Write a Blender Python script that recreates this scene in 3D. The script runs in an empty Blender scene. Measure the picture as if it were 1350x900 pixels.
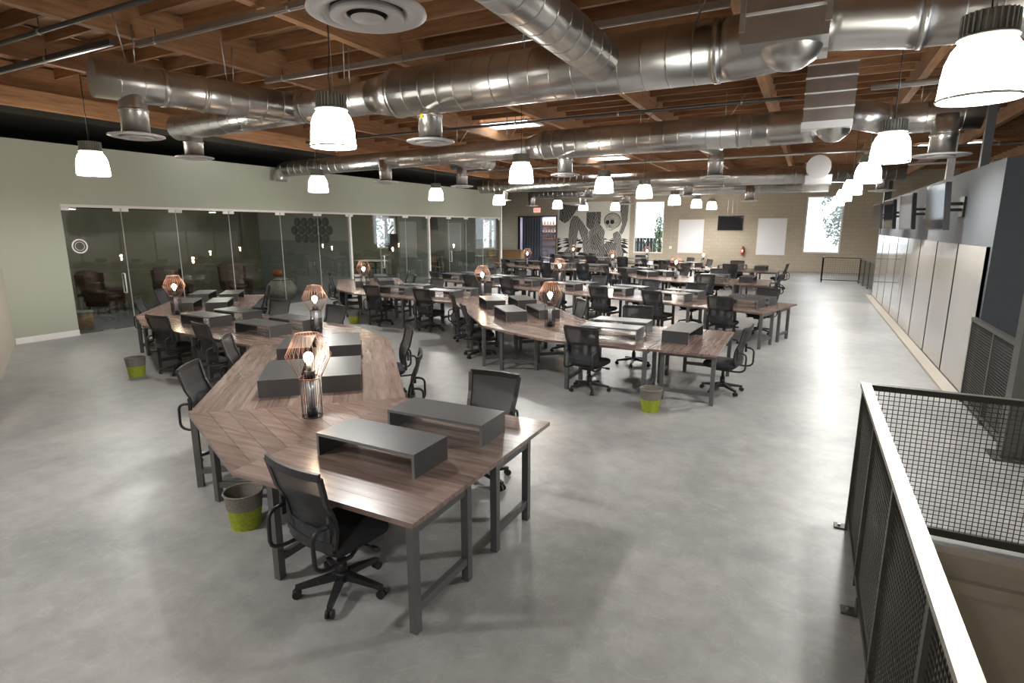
import bpy, bmesh, math, random
from mathutils import Vector, Matrix
random.seed(7)
R = math.radians
scene = bpy.context.scene
COL = scene.collection

# ------------------------------------------------------------------ camera
FPX, YAW, PIT, CAMH = 746.24, R(27.35), R(11.426), 2.45
FW = Vector((-math.sin(YAW)*math.cos(PIT), math.cos(YAW)*math.cos(PIT), -math.sin(PIT)))
RT = Vector((math.cos(YAW), math.sin(YAW), 0))
UP = RT.cross(FW)
cam_data = bpy.data.cameras.new('camera')
cam = bpy.data.objects.new('camera', cam_data)
COL.objects.link(cam)
cam_data.sensor_width = 36
cam_data.lens = FPX/1350*36
cam_data.clip_start = 0.05
cam_data.clip_end = 300
cam.matrix_world = Matrix(((RT.x, UP.x, -FW.x, 0), (RT.y, UP.y, -FW.y, 0), (RT.z, UP.z, -FW.z, CAMH), (0, 0, 0, 1)))
scene.camera = cam

def P(x, y, z=0):
    """photo pixel -> point on the horizontal plane z"""
    d = FW*FPX + RT*(x-675) - UP*(y-450)
    return Vector((0, 0, CAMH)) + d*((z-CAMH)/d.z)

# ------------------------------------------------------------------ world / exposure
world = bpy.data.worlds.new('overcast_sky')
scene.world = world
world.use_nodes = True
bg = world.node_tree.nodes['Background']
bg.inputs['Color'].default_value = (0.86, 0.93, 1.0, 1)
bg.inputs['Strength'].default_value = 2.6
vs = scene.view_settings
vs.view_transform = 'Standard'
vs.look = 'None'
vs.gamma = 1
vs.use_curve_mapping = False
vs.exposure = 0.32
PENDANT_W = 130.0     # lamp inside each pendant dome
DOME_E = 20.0         # glow of the acrylic dome
ROOM_W = 50.0

# ------------------------------------------------------------------ materials
def mat(name, color, rough=0.5, metal=0.0, spec=0.5, var=None, scale=5, bump=0, bscale=40, emit=None, objvar=0, alpha=None):
    m = bpy.data.materials.new(name)
    m.use_nodes = True
    nt = m.node_tree
    b = nt.nodes['Principled BSDF']
    c = (*color, 1)
    b.inputs['Base Color'].default_value = c
    b.inputs['Roughness'].default_value = rough
    b.inputs['Metallic'].default_value = metal
    b.inputs['Specular IOR Level'].default_value = spec
    src = None
    if var or objvar or bump:
        tc = nt.nodes.new('ShaderNodeTexCoord')
    if var:
        n = nt.nodes.new('ShaderNodeTexNoise')
        n.inputs['Scale'].default_value = scale
        n.inputs['Detail'].default_value = 6
        nt.links.new(tc.outputs['Object'], n.inputs['Vector'])
        r = nt.nodes.new('ShaderNodeValToRGB')
        r.color_ramp.elements[0].position = .3
        r.color_ramp.elements[1].position = .7
        r.color_ramp.elements[0].color = c
        r.color_ramp.elements[1].color = (*var, 1)
        nt.links.new(n.outputs['Fac'], r.inputs['Fac'])
        src = r.outputs['Color']
    if objvar:
        oi = nt.nodes.new('ShaderNodeObjectInfo')
        mr = nt.nodes.new('ShaderNodeMapRange')
        mr.inputs['To Min'].default_value = 1-objvar
        mr.inputs['To Max'].default_value = 1+objvar
        nt.links.new(oi.outputs['Random'], mr.inputs['Value'])
        hs = nt.nodes.new('ShaderNodeHueSaturation')
        hs.inputs['Color'].default_value = c
        if src: nt.links.new(src, hs.inputs['Color'])
        nt.links.new(mr.outputs['Result'], hs.inputs['Value'])
        src = hs.outputs['Color']
    if src: nt.links.new(src, b.inputs['Base Color'])
    if bump:
        n2 = nt.nodes.new('ShaderNodeTexNoise')
        n2.inputs['Scale'].default_value = bscale
        nt.links.new(tc.outputs['Object'], n2.inputs['Vector'])
        bp = nt.nodes.new('ShaderNodeBump')
        bp.inputs['Strength'].default_value = bump
        bp.inputs['Distance'].default_value = .01
        nt.links.new(n2.outputs['Fac'], bp.inputs['Height'])
        nt.links.new(bp.outputs['Normal'], b.inputs['Normal'])
    if emit:
        b.inputs['Emission Color'].default_value = (*emit[0], 1)
        b.inputs['Emission Strength'].default_value = emit[1]
    return m

def wood_mat(name, c1, c2, c3, rough=.3, axis=0, objvar=.22, stretch=14, coat=0.0):
    m = bpy.data.materials.new(name)
    m.use_nodes = True
    nt = m.node_tree
    b = nt.nodes['Principled BSDF']
    tc = nt.nodes.new('ShaderNodeTexCoord')
    oi = nt.nodes.new('ShaderNodeObjectInfo')
    ad = nt.nodes.new('ShaderNodeVectorMath'); ad.operation = 'ADD'
    sc = nt.nodes.new('ShaderNodeVectorMath'); sc.operation = 'SCALE'
    cb = nt.nodes.new('ShaderNodeCombineXYZ')
    nt.links.new(oi.outputs['Random'], cb.inputs['X']); nt.links.new(oi.outputs['Random'], cb.inputs['Y'])
    nt.links.new(cb.outputs[0], sc.inputs[0]); sc.inputs['Scale'].default_value = 30
    nt.links.new(tc.outputs['Object'], ad.inputs[0]); nt.links.new(sc.outputs[0], ad.inputs[1])
    mp = nt.nodes.new('ShaderNodeMapping')
    s = [stretch]*3; s[axis] = 1.2
    mp.inputs['Scale'].default_value = s
    nt.links.new(ad.outputs[0], mp.inputs['Vector'])
    n = nt.nodes.new('ShaderNodeTexNoise')
    n.inputs['Scale'].default_value = 1.6; n.inputs['Detail'].default_value = 7; n.inputs['Roughness'].default_value = .62
    nt.links.new(mp.outputs[0], n.inputs['Vector'])
    r = nt.nodes.new('ShaderNodeValToRGB')
    r.color_ramp.elements[0].position = .28; r.color_ramp.elements[0].color = (*c1, 1)
    r.color_ramp.elements[1].position = .75; r.color_ramp.elements[1].color = (*c3, 1)
    e = r.color_ramp.elements.new(.5); e.color = (*c2, 1)
    nt.links.new(n.outputs['Fac'], r.inputs['Fac'])
    mr = nt.nodes.new('ShaderNodeMapRange')
    mr.inputs['To Min'].default_value = 1-objvar; mr.inputs['To Max'].default_value = 1+objvar
    nt.links.new(oi.outputs['Random'], mr.inputs['Value'])
    hs = nt.nodes.new('ShaderNodeHueSaturation')
    nt.links.new(r.outputs['Color'], hs.inputs['Color']); nt.links.new(mr.outputs['Result'], hs.inputs['Value'])
    nt.links.new(hs.outputs['Color'], b.inputs['Base Color'])
    b.inputs['Roughness'].default_value = rough
    b.inputs['Coat Weight'].default_value = coat
    b.inputs['Coat Roughness'].default_value = .2
    return m

def floor_mat():
    m = bpy.data.materials.new('polished_concrete'); m.use_nodes = True
    nt = m.node_tree; b = nt.nodes['Principled BSDF']
    tc = nt.nodes.new('ShaderNodeTexCoord')
    n1 = nt.nodes.new('ShaderNodeTexNoise'); n1.inputs['Scale'].default_value = .55; n1.inputs['Detail'].default_value = 5; n1.inputs['Distortion'].default_value = .6
    n2 = nt.nodes.new('ShaderNodeTexNoise'); n2.inputs['Scale'].default_value = 4.5; n2.inputs['Detail'].default_value = 8; n2.inputs['Roughness'].default_value = .65
    n3 = nt.nodes.new('ShaderNodeTexNoise'); n3.inputs['Scale'].default_value = 1.7; n3.inputs['Detail'].default_value = 9; n3.inputs['Distortion'].default_value = 2.5
    for n in (n1, n2, n3): nt.links.new(tc.outputs['Object'], n.inputs['Vector'])
    r1 = nt.nodes.new('ShaderNodeValToRGB')
    r1.color_ramp.elements[0].position = .3; r1.color_ramp.elements[0].color = (.215, .216, .214, 1)
    r1.color_ramp.elements[1].position = .72; r1.color_ramp.elements[1].color = (.355, .352, .34, 1)
    nt.links.new(n1.outputs['Fac'], r1.inputs['Fac'])
    r2 = nt.nodes.new('ShaderNodeValToRGB')
    r2.color_ramp.elements[0].position = .3; r2.color_ramp.elements[0].color = (.78, .78, .78, 1)
    r2.color_ramp.elements[1].position = .7; r2.color_ramp.elements[1].color = (1.12, 1.12, 1.12, 1)
    nt.links.new(n2.outputs['Fac'], r2.inputs['Fac'])
    mx = nt.nodes.new('ShaderNodeMix'); mx.data_type = 'RGBA'; mx.blend_type = 'MULTIPLY'; mx.inputs['Factor'].default_value = 1
    nt.links.new(r1.outputs['Color'], mx.inputs['A']); nt.links.new(r2.outputs['Color'], mx.inputs['B'])
    # pale hairline scuffs
    r3 = nt.nodes.new('ShaderNodeValToRGB')
    for p, v in ((.485, 0), (.5, .5), (.515, 0)):
        e = r3.color_ramp.elements.new(p); e.color = (v, v, v, 1)
    r3.color_ramp.elements[0].color = (0, 0, 0, 1); r3.color_ramp.elements[-1].color = (0, 0, 0, 1)
    nt.links.new(n3.outputs['Fac'], r3.inputs['Fac'])
    m2 = nt.nodes.new('ShaderNodeMix'); m2.data_type = 'RGBA'
    m2.inputs['B'].default_value = (.42, .42, .41, 1)
    sc = nt.nodes.new('ShaderNodeMath'); sc.operation = 'MULTIPLY'; sc.inputs[1].default_value = .45
    nt.links.new(r3.outputs['Color'], sc.inputs[0]); nt.links.new(sc.outputs[0], m2.inputs['Factor'])
    nt.links.new(mx.outputs['Result'], m2.inputs['A'])
    nt.links.new(m2.outputs['Result'], b.inputs['Base Color'])
    mr = nt.nodes.new('ShaderNodeMapRange'); mr.inputs['To Min'].default_value = .33; mr.inputs['To Max'].default_value = .43
    nt.links.new(n2.outputs['Fac'], mr.inputs['Value']); nt.links.new(mr.outputs['Result'], b.inputs['Roughness'])
    return m

def block_mat():
    m = bpy.data.materials.new('tan_block_wall'); m.use_nodes = True
    nt = m.node_tree; b = nt.nodes['Principled BSDF']
    tc = nt.nodes.new('ShaderNodeTexCoord')
    mp = nt.nodes.new('ShaderNodeMapping'); mp.inputs['Rotation'].default_value = (R(90), 0, 0)
    nt.links.new(tc.outputs['Object'], mp.inputs['Vector'])
    br = nt.nodes.new('ShaderNodeTexBrick')
    br.inputs['Color1'].default_value = (.40, .345, .265, 1); br.inputs['Color2'].default_value = (.43, .37, .285, 1)
    br.inputs['Mortar'].default_value = (.36, .31, .24, 1); br.inputs['Scale'].default_value = 1
    br.inputs['Brick Width'].default_value = .4; br.inputs['Row Height'].default_value = .2; br.inputs['Mortar Size'].default_value = .012
    nt.links.new(mp.outputs[0], br.inputs['Vector'])
    nt.links.new(br.outputs['Color'], b.inputs['Base Color'])
    b.inputs['Roughness'].default_value = .8
    return m

def duct_mat():
    m = bpy.data.materials.new('galvanised_duct'); m.use_nodes = True
    nt = m.node_tree; b = nt.nodes['Principled BSDF']
    b.inputs['Metallic'].default_value = 1
    b.inputs['Roughness'].default_value = .3
    tc = nt.nodes.new('ShaderNodeTexCoord')
    n = nt.nodes.new('ShaderNodeTexNoise'); n.inputs['Scale'].default_value = 3; n.inputs['Detail'].default_value = 5
    nt.links.new(tc.outputs['Object'], n.inputs['Vector'])
    r = nt.nodes.new('ShaderNodeValToRGB')
    r.color_ramp.elements[0].color = (.46, .45, .43, 1); r.color_ramp.elements[1].color = (.68, .67, .65, 1)
    nt.links.new(n.outputs['Fac'], r.inputs['Fac']); nt.links.new(r.outputs['Color'], b.inputs['Base Color'])
    return m

def glass_mat(name, tint, refl=.06):
    m = bpy.data.materials.new(name); m.use_nodes = True
    nt = m.node_tree; nt.nodes.clear()
    o = nt.nodes.new('ShaderNodeOutputMaterial')
    t = nt.nodes.new('ShaderNodeBsdfTransparent'); t.inputs['Color'].default_value = (*tint, 1)
    g = nt.nodes.new('ShaderNodeBsdfGlossy'); g.inputs['Roughness'].default_value = .01
    f = nt.nodes.new('ShaderNodeFresnel'); f.inputs['IOR'].default_value = 1.9
    mx = nt.nodes.new('ShaderNodeMixShader')
    ge = nt.nodes.new('ShaderNodeNewGeometry'); sb = nt.nodes.new('ShaderNodeMath'); sb.operation = 'SUBTRACT'; sb.inputs[0].default_value = 1
    mu = nt.nodes.new('ShaderNodeMath'); mu.operation = 'MULTIPLY'
    nt.links.new(ge.outputs['Backfacing'], sb.inputs[1]); nt.links.new(f.outputs[0], mu.inputs[0]); nt.links.new(sb.outputs[0], mu.inputs[1])
    nt.links.new(mu.outputs[0], mx.inputs[0]); nt.links.new(t.outputs[0], mx.inputs[1]); nt.links.new(g.outputs[0], mx.inputs[2])
    nt.links.new(mx.outputs[0], o.inputs['Surface'])
    return m

def mesh_fabric_mat():
    m = bpy.data.materials.new('black_mesh_fabric'); m.use_nodes = True
    nt = m.node_tree; nt.nodes.clear()
    o = nt.nodes.new('ShaderNodeOutputMaterial')
    t = nt.nodes.new('ShaderNodeBsdfTransparent'); t.inputs['Color'].default_value = (.55, .55, .55, 1)
    g = nt.nodes.new('ShaderNodeBsdfPrincipled'); g.inputs['Base Color'].default_value = (.016, .017, .02, 1); g.inputs['Roughness'].default_value = .6
    mx = nt.nodes.new('ShaderNodeMixShader'); mx.inputs[0].default_value = .82
    nt.links.new(t.outputs[0], mx.inputs[1]); nt.links.new(g.outputs[0], mx.inputs[2])
    nt.links.new(mx.outputs[0], o.inputs['Surface'])
    return m

def wicker_mat():
    m = bpy.data.materials.new('two_tone_wicker'); m.use_nodes = True
    nt = m.node_tree; b = nt.nodes['Principled BSDF']
    tc = nt.nodes.new('ShaderNodeTexCoord'); sx = nt.nodes.new('ShaderNodeSeparateXYZ')
    nt.links.new(tc.outputs['Object'], sx.inputs[0])
    r = nt.nodes.new('ShaderNodeValToRGB'); r.color_ramp.interpolation = 'CONSTANT'
    r.color_ramp.elements[0].color = (.42, .5, .03, 1)
    r.color_ramp.elements[1].position = .175; r.color_ramp.elements[1].color = (.26, .235, .2, 1)
    nt.links.new(sx.outputs['Z'], r.inputs['Fac'])
    n = nt.nodes.new('ShaderNodeTexNoise'); n.inputs['Scale'].default_value = 60
    nt.links.new(tc.outputs['Object'], n.inputs['Vector'])
    mx = nt.nodes.new('ShaderNodeMix'); mx.data_type = 'RGBA'; mx.blend_type = 'MULTIPLY'; mx.inputs['Factor'].default_value = .7
    nt.links.new(r.outputs['Color'], mx.inputs['A']); nt.links.new(n.outputs['Fac'], mx.inputs['B'])
    nt.links.new(mx.outputs['Result'], b.inputs['Base Color'])
    b.inputs['Roughness'].default_value = .7
    return m

def hatch_mat(name, dark, light, scale, rot, dist=4):
    m = bpy.data.materials.new(name); m.use_nodes = True
    nt = m.node_tree; b = nt.nodes['Principled BSDF']
    tc = nt.nodes.new('ShaderNodeTexCoord'); mp = nt.nodes.new('ShaderNodeMapping')
    mp.inputs['Rotation'].default_value = (0, R(rot), 0)
    nt.links.new(tc.outputs['Object'], mp.inputs['Vector'])
    w = nt.nodes.new('ShaderNodeTexWave'); w.inputs['Scale'].default_value = scale; w.inputs['Distortion'].default_value = dist; w.inputs['Detail'].default_value = 2
    nt.links.new(mp.outputs[0], w.inputs['Vector'])
    r = nt.nodes.new('ShaderNodeValToRGB')
    r.color_ramp.elements[0].position = .35; r.color_ramp.elements[0].color = (*dark, 1)
    r.color_ramp.elements[1].position = .8; r.color_ramp.elements[1].color = (*light, 1)
    nt.links.new(w.outputs['Fac'], r.inputs['Fac']); nt.links.new(r.outputs['Color'], b.inputs['Base Color'])
    b.inputs['Roughness'].default_value = .9
    return m

M = dict(
    floor=floor_mat(), block=block_mat(), duct=duct_mat(),
    green=mat('sage_paint', (.40, .42, .345), .75),
    beige=mat('beige_paint', (.42, .38, .32), .8),
    olive=mat('olive_paint', (.20, .198, .142), .8),
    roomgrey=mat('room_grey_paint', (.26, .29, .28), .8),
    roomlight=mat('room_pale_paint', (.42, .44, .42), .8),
    white=mat('white_paint', (.8, .79, .77), .5),
    offwhite=mat('white_trim', (.72, .7, .68), .6),
    voidshade=mat('void_shade', (.05, .047, .04), .9),  # near-black colour carries the shade of the unlit void above the rooms
    slate=mat('slate_shade_tone', (.034, .038, .044), .65),  # the wall's slate darkened for its unlit end; the fence reuses it
    slatelit=mat('slate_lit_tone', (.078, .084, .092), .75),  # same slate wall, lighter colour for the side the lamps reach
    gloss=mat('glossy_white_panel', (.36, .345, .33), .08),
    board=mat('whiteboard', (.78, .78, .8), .15),
    black=mat('black_plastic', (.018, .018, .02), .42),
    fabric=mat('black_seat_fabric', (.022, .022, .026), .85, bump=.3, bscale=200),
    meshf=mesh_fabric_mat(),
    rubber=mat('caster_rubber', (.012, .012, .013), .6),
    steel=mat('grey_desk_steel', (.12, .12, .12), .45, .5),
    railsteel=mat('brushed_rail_steel', (.40, .385, .35), .42, .9, var=(.5, .48, .44), scale=9),
    darksteel=mat('dark_rail_steel', (.075, .075, .065), .45, .6),
    wire=mat('dark_mesh_wire', (.05, .048, .042), .5, .5),
    riser=mat('charcoal_riser', (.046, .047, .05), .33),
    riseredge=mat('riser_edge', (.16, .162, .17), .35),
    wood=wood_mat('walnut_plank', (.115, .076, .062), (.19, .133, .113), (.28, .208, .182), rough=.25),
    beam=wood_mat('douglas_fir_beam', (.20, .095, .042), (.30, .155, .072), (.40, .22, .11), rough=.7, axis=1, objvar=.2),
    joist=wood_mat('fir_joist', (.17, .08, .036), (.27, .135, .062), (.36, .19, .092), rough=.75, axis=0, objvar=.25),
    deck=wood_mat('roof_plywood', (.30, .175, .095), (.38, .23, .13), (.45, .29, .18), rough=.8, axis=0, objvar=.12, stretch=4),
    counter=wood_mat('oak_veneer', (.22, .13, .06), (.31, .19, .09), (.38, .24, .12), rough=.5, axis=0, objvar=.05),
    pipe=mat('dark_conduit', (.09, .09, .085), .5, .6),
    galv=mat('galvanised_conduit', (.5, .5, .48), .35, .9),
    ducttrim=mat('white_diffuser', (.68, .68, .7), .4),
    ductdark=mat('diffuser_shadow_gap', (.05, .05, .05), .8),
    cap=mat('cast_aluminium_cap', (.30, .31, .28), .5, .4),
    dome=mat('acrylic_dome', (.9, .93, .9), .4, emit=((1.0, .97, .9), DOME_E)),
    collar=mat('lamp_collar', (.6, .64, .6), .3, .5),
    copper=mat('copper_wire', (.45, .27, .22), .35, .8),
    blackwire=mat('black_wire', (.03, .028, .027), .5, .4),
    bulb=mat('lit_bulb', (1, .85, .6), .4, emit=((1.0, .76, .5), 34)),
    tube=mat('silver_tube', (.62, .66, .72), .25, .6),
    glass=glass_mat('partition_glass', (.83, .845, .82)),
    clear=glass_mat('window_glass', (.95, .97, .97)),
    screen=mat('tv_screen', (.018, .018, .02), .06, spec=.22),
    chrome=mat('chrome', (.75, .75, .75), .15, 1),
    skylight=mat('skylight_lens', (.9, .95, 1), .5, emit=((.9, .95, 1.0), 5)),
    wicker=wicker_mat(),
    leather=mat('dark_brown_leather', (.06, .032, .02), .4),
    red=mat('red_paint', (.5, .03, .02), .4),
    orange=mat('orange_cushion', (.3, .085, .03), .8),
    sack=mat('grey_beanbag', (.22, .215, .19), .9, var=(.3, .29, .26), scale=6),
    felt=mat('felt_disc', (.15, .16, .155), .95),
    yellow=mat('yellow_panel', (.55, .36, .03), .6),
    leaf=mat('leaf_green', (.12, .2, .1), .6, var=(.25, .33, .2), scale=20),
    farleaf=mat('tree_leaf', (.24, .26, .25), .7, var=(.38, .42, .38), scale=3),
    bark=mat('bark', (.11, .08, .06), .9),
    earth=mat('pale_ground', (.62, .6, .56), .9),
    carpet=mat('dark_carpet', (.12, .13, .14), .95),
    curtain=mat('blue_grey_curtain', (.12, .13, .17), .9),
    lilac=mat('pale_lilac_wall', (.52, .52, .62), .7),
    bottle=mat('brown_bottle', (.14, .05, .02), .2),
    muralw=mat('mural_white', (.72, .71, .66), .9),
    muralb=mat('mural_black', (.02, .02, .02), .9),
    bone=mat('mural_bone', (.30, .29, .26), .9, var=(.5, .48, .43), scale=7),
    hatch1=hatch_mat('mural_hatch', (.035, .035, .032), (.24, .23, .21), 2.6, 30, 8),
    hatch2=hatch_mat('mural_hatch_light', (.06, .06, .055), (.33, .32, .29), 2.9, -20, 8),
    exit=mat('exit_sign', (.7, .45, .4), .5, emit=((1, .5, .42), .8)),
    exitred=mat('exit_letters', (.6, .03, .02), .5, emit=((1, .1, .05), .8)),
    tag=mat('yellow_sticker', (.75, .6, .02), .6),
)

# ------------------------------------------------------------------ mesh builder
class MB:
    def __init__(self): self.v = []; self.f = []; self.s = []
    def _add(self, vs, fs, smooth=False):
        o = len(self.v); self.v += [tuple(p) for p in vs]
        for f in fs: self.f.append(tuple(i+o for i in f)); self.s.append(smooth)
        return self
    def box(self, x0, x1, y0, y1, z0, z1):
        return self._add([(x0,y0,z0),(x1,y0,z0),(x1,y1,z0),(x0,y1,z0),(x0,y0,z1),(x1,y0,z1),(x1,y1,z1),(x0,y1,z1)],
            [(0,3,2,1),(4,5,6,7),(0,1,5,4),(1,2,6,5),(2,3,7,6),(3,0,4,7)])
    def bar(self, a, b, w, h=None, up=(0,0,1), w2=None, h2=None):
        """box bar from a to b, width w (sideways) and height h"""
        h = w if h is None else h; w2 = w if w2 is None else w2; h2 = h if h2 is None else h2
        a = Vector(a); b = Vector(b); d = (b-a).normalized()
        u = Vector(up)
        if abs(d.dot(u)) > .98: u = Vector((1,0,0))
        s = d.cross(u).normalized(); u = s.cross(d)
        vs = []
        for p, ww, hh in ((a, w, h), (b, w2, h2)):
            for i, j in ((-1,-1),(1,-1),(1,1),(-1,1)): vs.append(p + s*i*ww/2 + u*j*hh/2)
        return self._add(vs, [(0,1,2,3)[::-1],(4,5,6,7),(0,1,5,4),(1,2,6,5),(2,3,7,6),(3,0,4,7)])
    def tube(self, pts, r, n=10, cap=True, r2=None):
        pts = [Vector(p) for p in pts]; k = len(pts); vs = []; u = None
        for i, p in enumerate(pts):
            d = (pts[min(i+1,k-1)] - pts[max(i-1,0)]).normalized()
            if u is None:
                u = Vector((0,0,1)) if abs(d.z) < .9 else Vector((1,0,0))
            s = d.cross(u).normalized(); u = s.cross(d).normalized()
            rr = r if r2 is None else r+(r2-r)*i/(k-1)
            for j in range(n):
                a = 2*math.pi*j/n
                vs.append(p + (s*math.cos(a)+u*math.sin(a))*rr)
        fs = [(i*n+j, i*n+(j+1)%n, (i+1)*n+(j+1)%n, (i+1)*n+j) for i in range(k-1) for j in range(n)]
        o = len(self.v); self._add(vs, fs, True)
        if cap:
            self.f.append(tuple(o+j for j in range(n))[::-1]); self.s.append(False)
            self.f.append(tuple(o+(k-1)*n+j for j in range(n))); self.s.append(False)
        return self
    def lathe(self, prof, n=24, c=(0,0,0), smooth=True, close=False):
        vs = []; k = len(prof)
        for r, z in prof:
            for j in range(n):
                a = 2*math.pi*j/n; vs.append((c[0]+r*math.cos(a), c[1]+r*math.sin(a), c[2]+z))
        fs = [(i*n+j, i*n+(j+1)%n, (i+1)*n+(j+1)%n, (i+1)*n+j) for i in range(k-1) for j in range(n)]
        if close: fs += [((k-1)*n+j, (k-1)*n+(j+1)%n, (j+1)%n, j) for j in range(n)]
        return self._add(vs, fs, smooth)
    def cyl(self, c, r, z0, z1, n=16, smooth=True):
        self.lathe([(r, z0), (r, z1)], n, c, smooth)
        o = len(self.v)-2*n
        self.f.append(tuple(o+j for j in range(n))[::-1]); self.s.append(False)
        self.f.append(tuple(o+n+j for j in range(n))); self.s.append(False)
        return self
    def prism(self, poly, z0, z1):
        n = len(poly)
        a = sum(poly[i][0]*poly[(i+1)%n][1]-poly[(i+1)%n][0]*poly[i][1] for i in range(n))
        if a < 0: poly = poly[::-1]
        vs = [(x,y,z0) for x,y in poly]+[(x,y,z1) for x,y in poly]
        return self._add(vs, [tuple(range(n))[::-1], tuple(range(n,2*n))]+[(i,(i+1)%n,n+(i+1)%n,n+i) for i in range(n)])
    def grid(self, fn, nu, nv, smooth=True, wrap=False):
        vs = [fn(i/(nu if wrap else nu-1), j/(nv-1)) for j in range(nv) for i in range(nu)]
        fs = [(j*nu+i, j*nu+(i+1)%nu, (j+1)*nu+(i+1)%nu, (j+1)*nu+i) for j in range(nv-1) for i in range(nu if wrap else nu-1)]
        return self._add(vs, fs, smooth)
    def puff(self, c, size, e=.35, n=20, m=10, taper=0):
        """rounded superellipsoid cushion"""
        def sp(x, p): return math.copysign(abs(x)**p, x)
        def fn(u, v):
            a = 2*math.pi*u; b = math.pi*(v-.5)
            k = 1+taper*math.sin(b)
            return (c[0]+size[0]/2*sp(math.cos(b), e)*sp(math.cos(a), e)*k, c[1]+size[1]/2*sp(math.cos(b), e)*sp(math.sin(a), e)*k, c[2]+size[2]/2*sp(math.sin(b), .6))
        return self.grid(fn, n, m, True, True)
    def mesh(self, name):
        me = bpy.data.meshes.new(name)
        me.from_pydata(self.v, [], self.f)
        me.polygons.foreach_set('use_smooth', self.s)
        me.update()
        return me

def obj(name, mb, m, parent=None, loc=None, rot=0, fix=False):
    me = mb if isinstance(mb, bpy.types.Mesh) else mb.mesh(name)
    if isinstance(m, str): m = M[m]
    if not me.materials: me.materials.append(m)
    if fix:
        bm = bmesh.new(); bm.from_mesh(me); bmesh.ops.recalc_face_normals(bm, faces=bm.faces); bm.to_mesh(me); bm.free()
    o = bpy.data.objects.new(name, me); COL.objects.link(o)
    if parent: o.parent = parent
    if loc is not None: o.location = loc
    if rot: o.rotation_euler.z = rot
    return o
def empty(name, loc=(0,0,0), rz=0):
    o = bpy.data.objects.new(name, None); COL.objects.link(o)
    o.location = loc; o.rotation_euler.z = rz; o.empty_display_size = .1
    return o
def tag(o, label, cat, group=None):
    o['label'] = label; o['category'] = cat
    if group: o['group'] = group
    return o
def struct(name, mb, m, parent=None):
    o = obj(name, mb, m, parent)
    if not parent: o['kind'] = 'structure'
    return o
def copy_tree(o, parent=None):
    c = o.copy(); COL.objects.link(c); c.parent = parent
    for ch in list(KIDS.get(o.name, [])) or list(o.children): copy_tree(ch, c)
    return c
KIDS = {}

# ================================================================== the hall
XL, XR, YF = -14.78, 2.22, 35.8          # glass wall, partition wall, far wall
DECK, PUR_Z, JO_Z = 5.42, 4.92, 5.22

def wall_holes(name, m, axis, pos, thick, u0, u1, z0, z1, holes):
    """wall with rectangular openings; axis 'x' runs along X at Y=pos, axis 'y' along Y at X=pos"""
    mb = MB()
    def bx(a, b, c, d):
        if b-a < 1e-4 or d-c < 1e-4: return
        if axis == 'x': mb.box(a, b, pos, pos+thick, c, d)
        else: mb.box(pos, pos+thick, a, b, c, d)
    cur = u0
    for a, b, c, d in sorted(holes):
        bx(cur, a, z0, z1); bx(a, b, z0, c); bx(a, b, d, z1); cur = b
    bx(cur, u1, z0, z1)
    return struct(name, mb, m)

struct('floor', MB().box(-20, .6, -5, 37, -.25, 0).box(.6, 9, 5.15, 37, -.25, 0), 'floor')
struct('floor_carpet', MB().box(-19.6, -14.9, 5.6, 27.2, 0, .012), 'carpet')
struct('wall_left', MB().box(XL-.12, XL, 5.6, 27.3, 2.95, 4.24).box(XL-.12, XL, 5.6, 6.83, 0, 2.95), 'green')
struct('trim_1', MB().box(XL-.10, XL+.012, 6.83, 27.3, 2.89, 2.95), 'offwhite')
struct('baseboard_left', MB().box(XL, XL+.015, 5.62, 6.83, 0, .13), 'white')
mbw = MB(); a = Vector((-14.77, 5.6, 0)); d = Vector((3.7, -1.7, 0)).normalized(); n = Vector((-d.y, d.x, 0))
q = [a, a+d*7, a+d*7-n*.2, a-n*.2-d*.3]
mbw.prism([(p.x, p.y) for p in q], 0, 5.4)
struct('wall_corner', mbw, 'beige')
# rooms behind the glass
wall_holes('wall_left_outer', 'olive', 'y', -19.8, .2, 5.4, 36, 0, 3.05, [(22.9, 24.5, 1.35, 2.95), (33.0, 35.4, 1.0, 2.95)])
struct('wall_left_upper', MB().box(-19.8, -19.6, -5, 36, 3.05, DECK), 'voidshade')  # shade of the unlit void is put into the wall colour
struct('wall_room_near', MB().box(-19.6, XL-.12, 5.4, 5.6, 0, 3.0), 'olive')
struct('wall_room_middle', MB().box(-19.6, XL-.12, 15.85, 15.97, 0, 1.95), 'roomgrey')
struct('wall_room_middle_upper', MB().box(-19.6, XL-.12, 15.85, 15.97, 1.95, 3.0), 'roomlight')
struct('wall_room_divider', MB().box(-16.5, XL-.12, 20.7, 20.82, 0, 3.0), 'roomgrey')
struct('wall_room_end', MB().box(-19.6, -15.9, 27.2, 27.32, 0, 3.0), 'roomgrey')
struct('ceiling_rooms', MB().box(-19.6, XL-.12, 5.4, 27.3, 3.0, 3.08), 'voidshade')
# far wall, partition, outer wall
FARHOLES = [(-18.0, -15.2, 0, 3.13), (-9.87, -8.02, .85, 4.02), (-.3, 1.5, 1.03, 4.1)]
wall_holes('wall_far', 'block', 'x', YF, .25, -19.8, 9.0, 0, DECK, FARHOLES)
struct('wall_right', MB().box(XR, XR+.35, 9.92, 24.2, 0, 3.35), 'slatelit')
struct('wall_right_outer', MB().box(9, 9.2, 5.15, 36, -.2, DECK), 'beige')
struct('wall_back', MB().box(-20, 9.2, -5.2, -5, -3.2, DECK), 'beige')
struct('wall_right_near', MB().box(3.2, 3.4, -5, 5.15, -3.2, DECK), 'beige')
struct('wall_left_near', MB().box(-20, -19.8, -5, 5.4, 0, DECK), 'beige')
struct('ceiling_left_shade', MB().box(-19.6, XL+.02, -5, 35.8, 4.74, PUR_Z-.002), 'voidshade')  # added soffit, coloured near-black to stand for unlit roof
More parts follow.
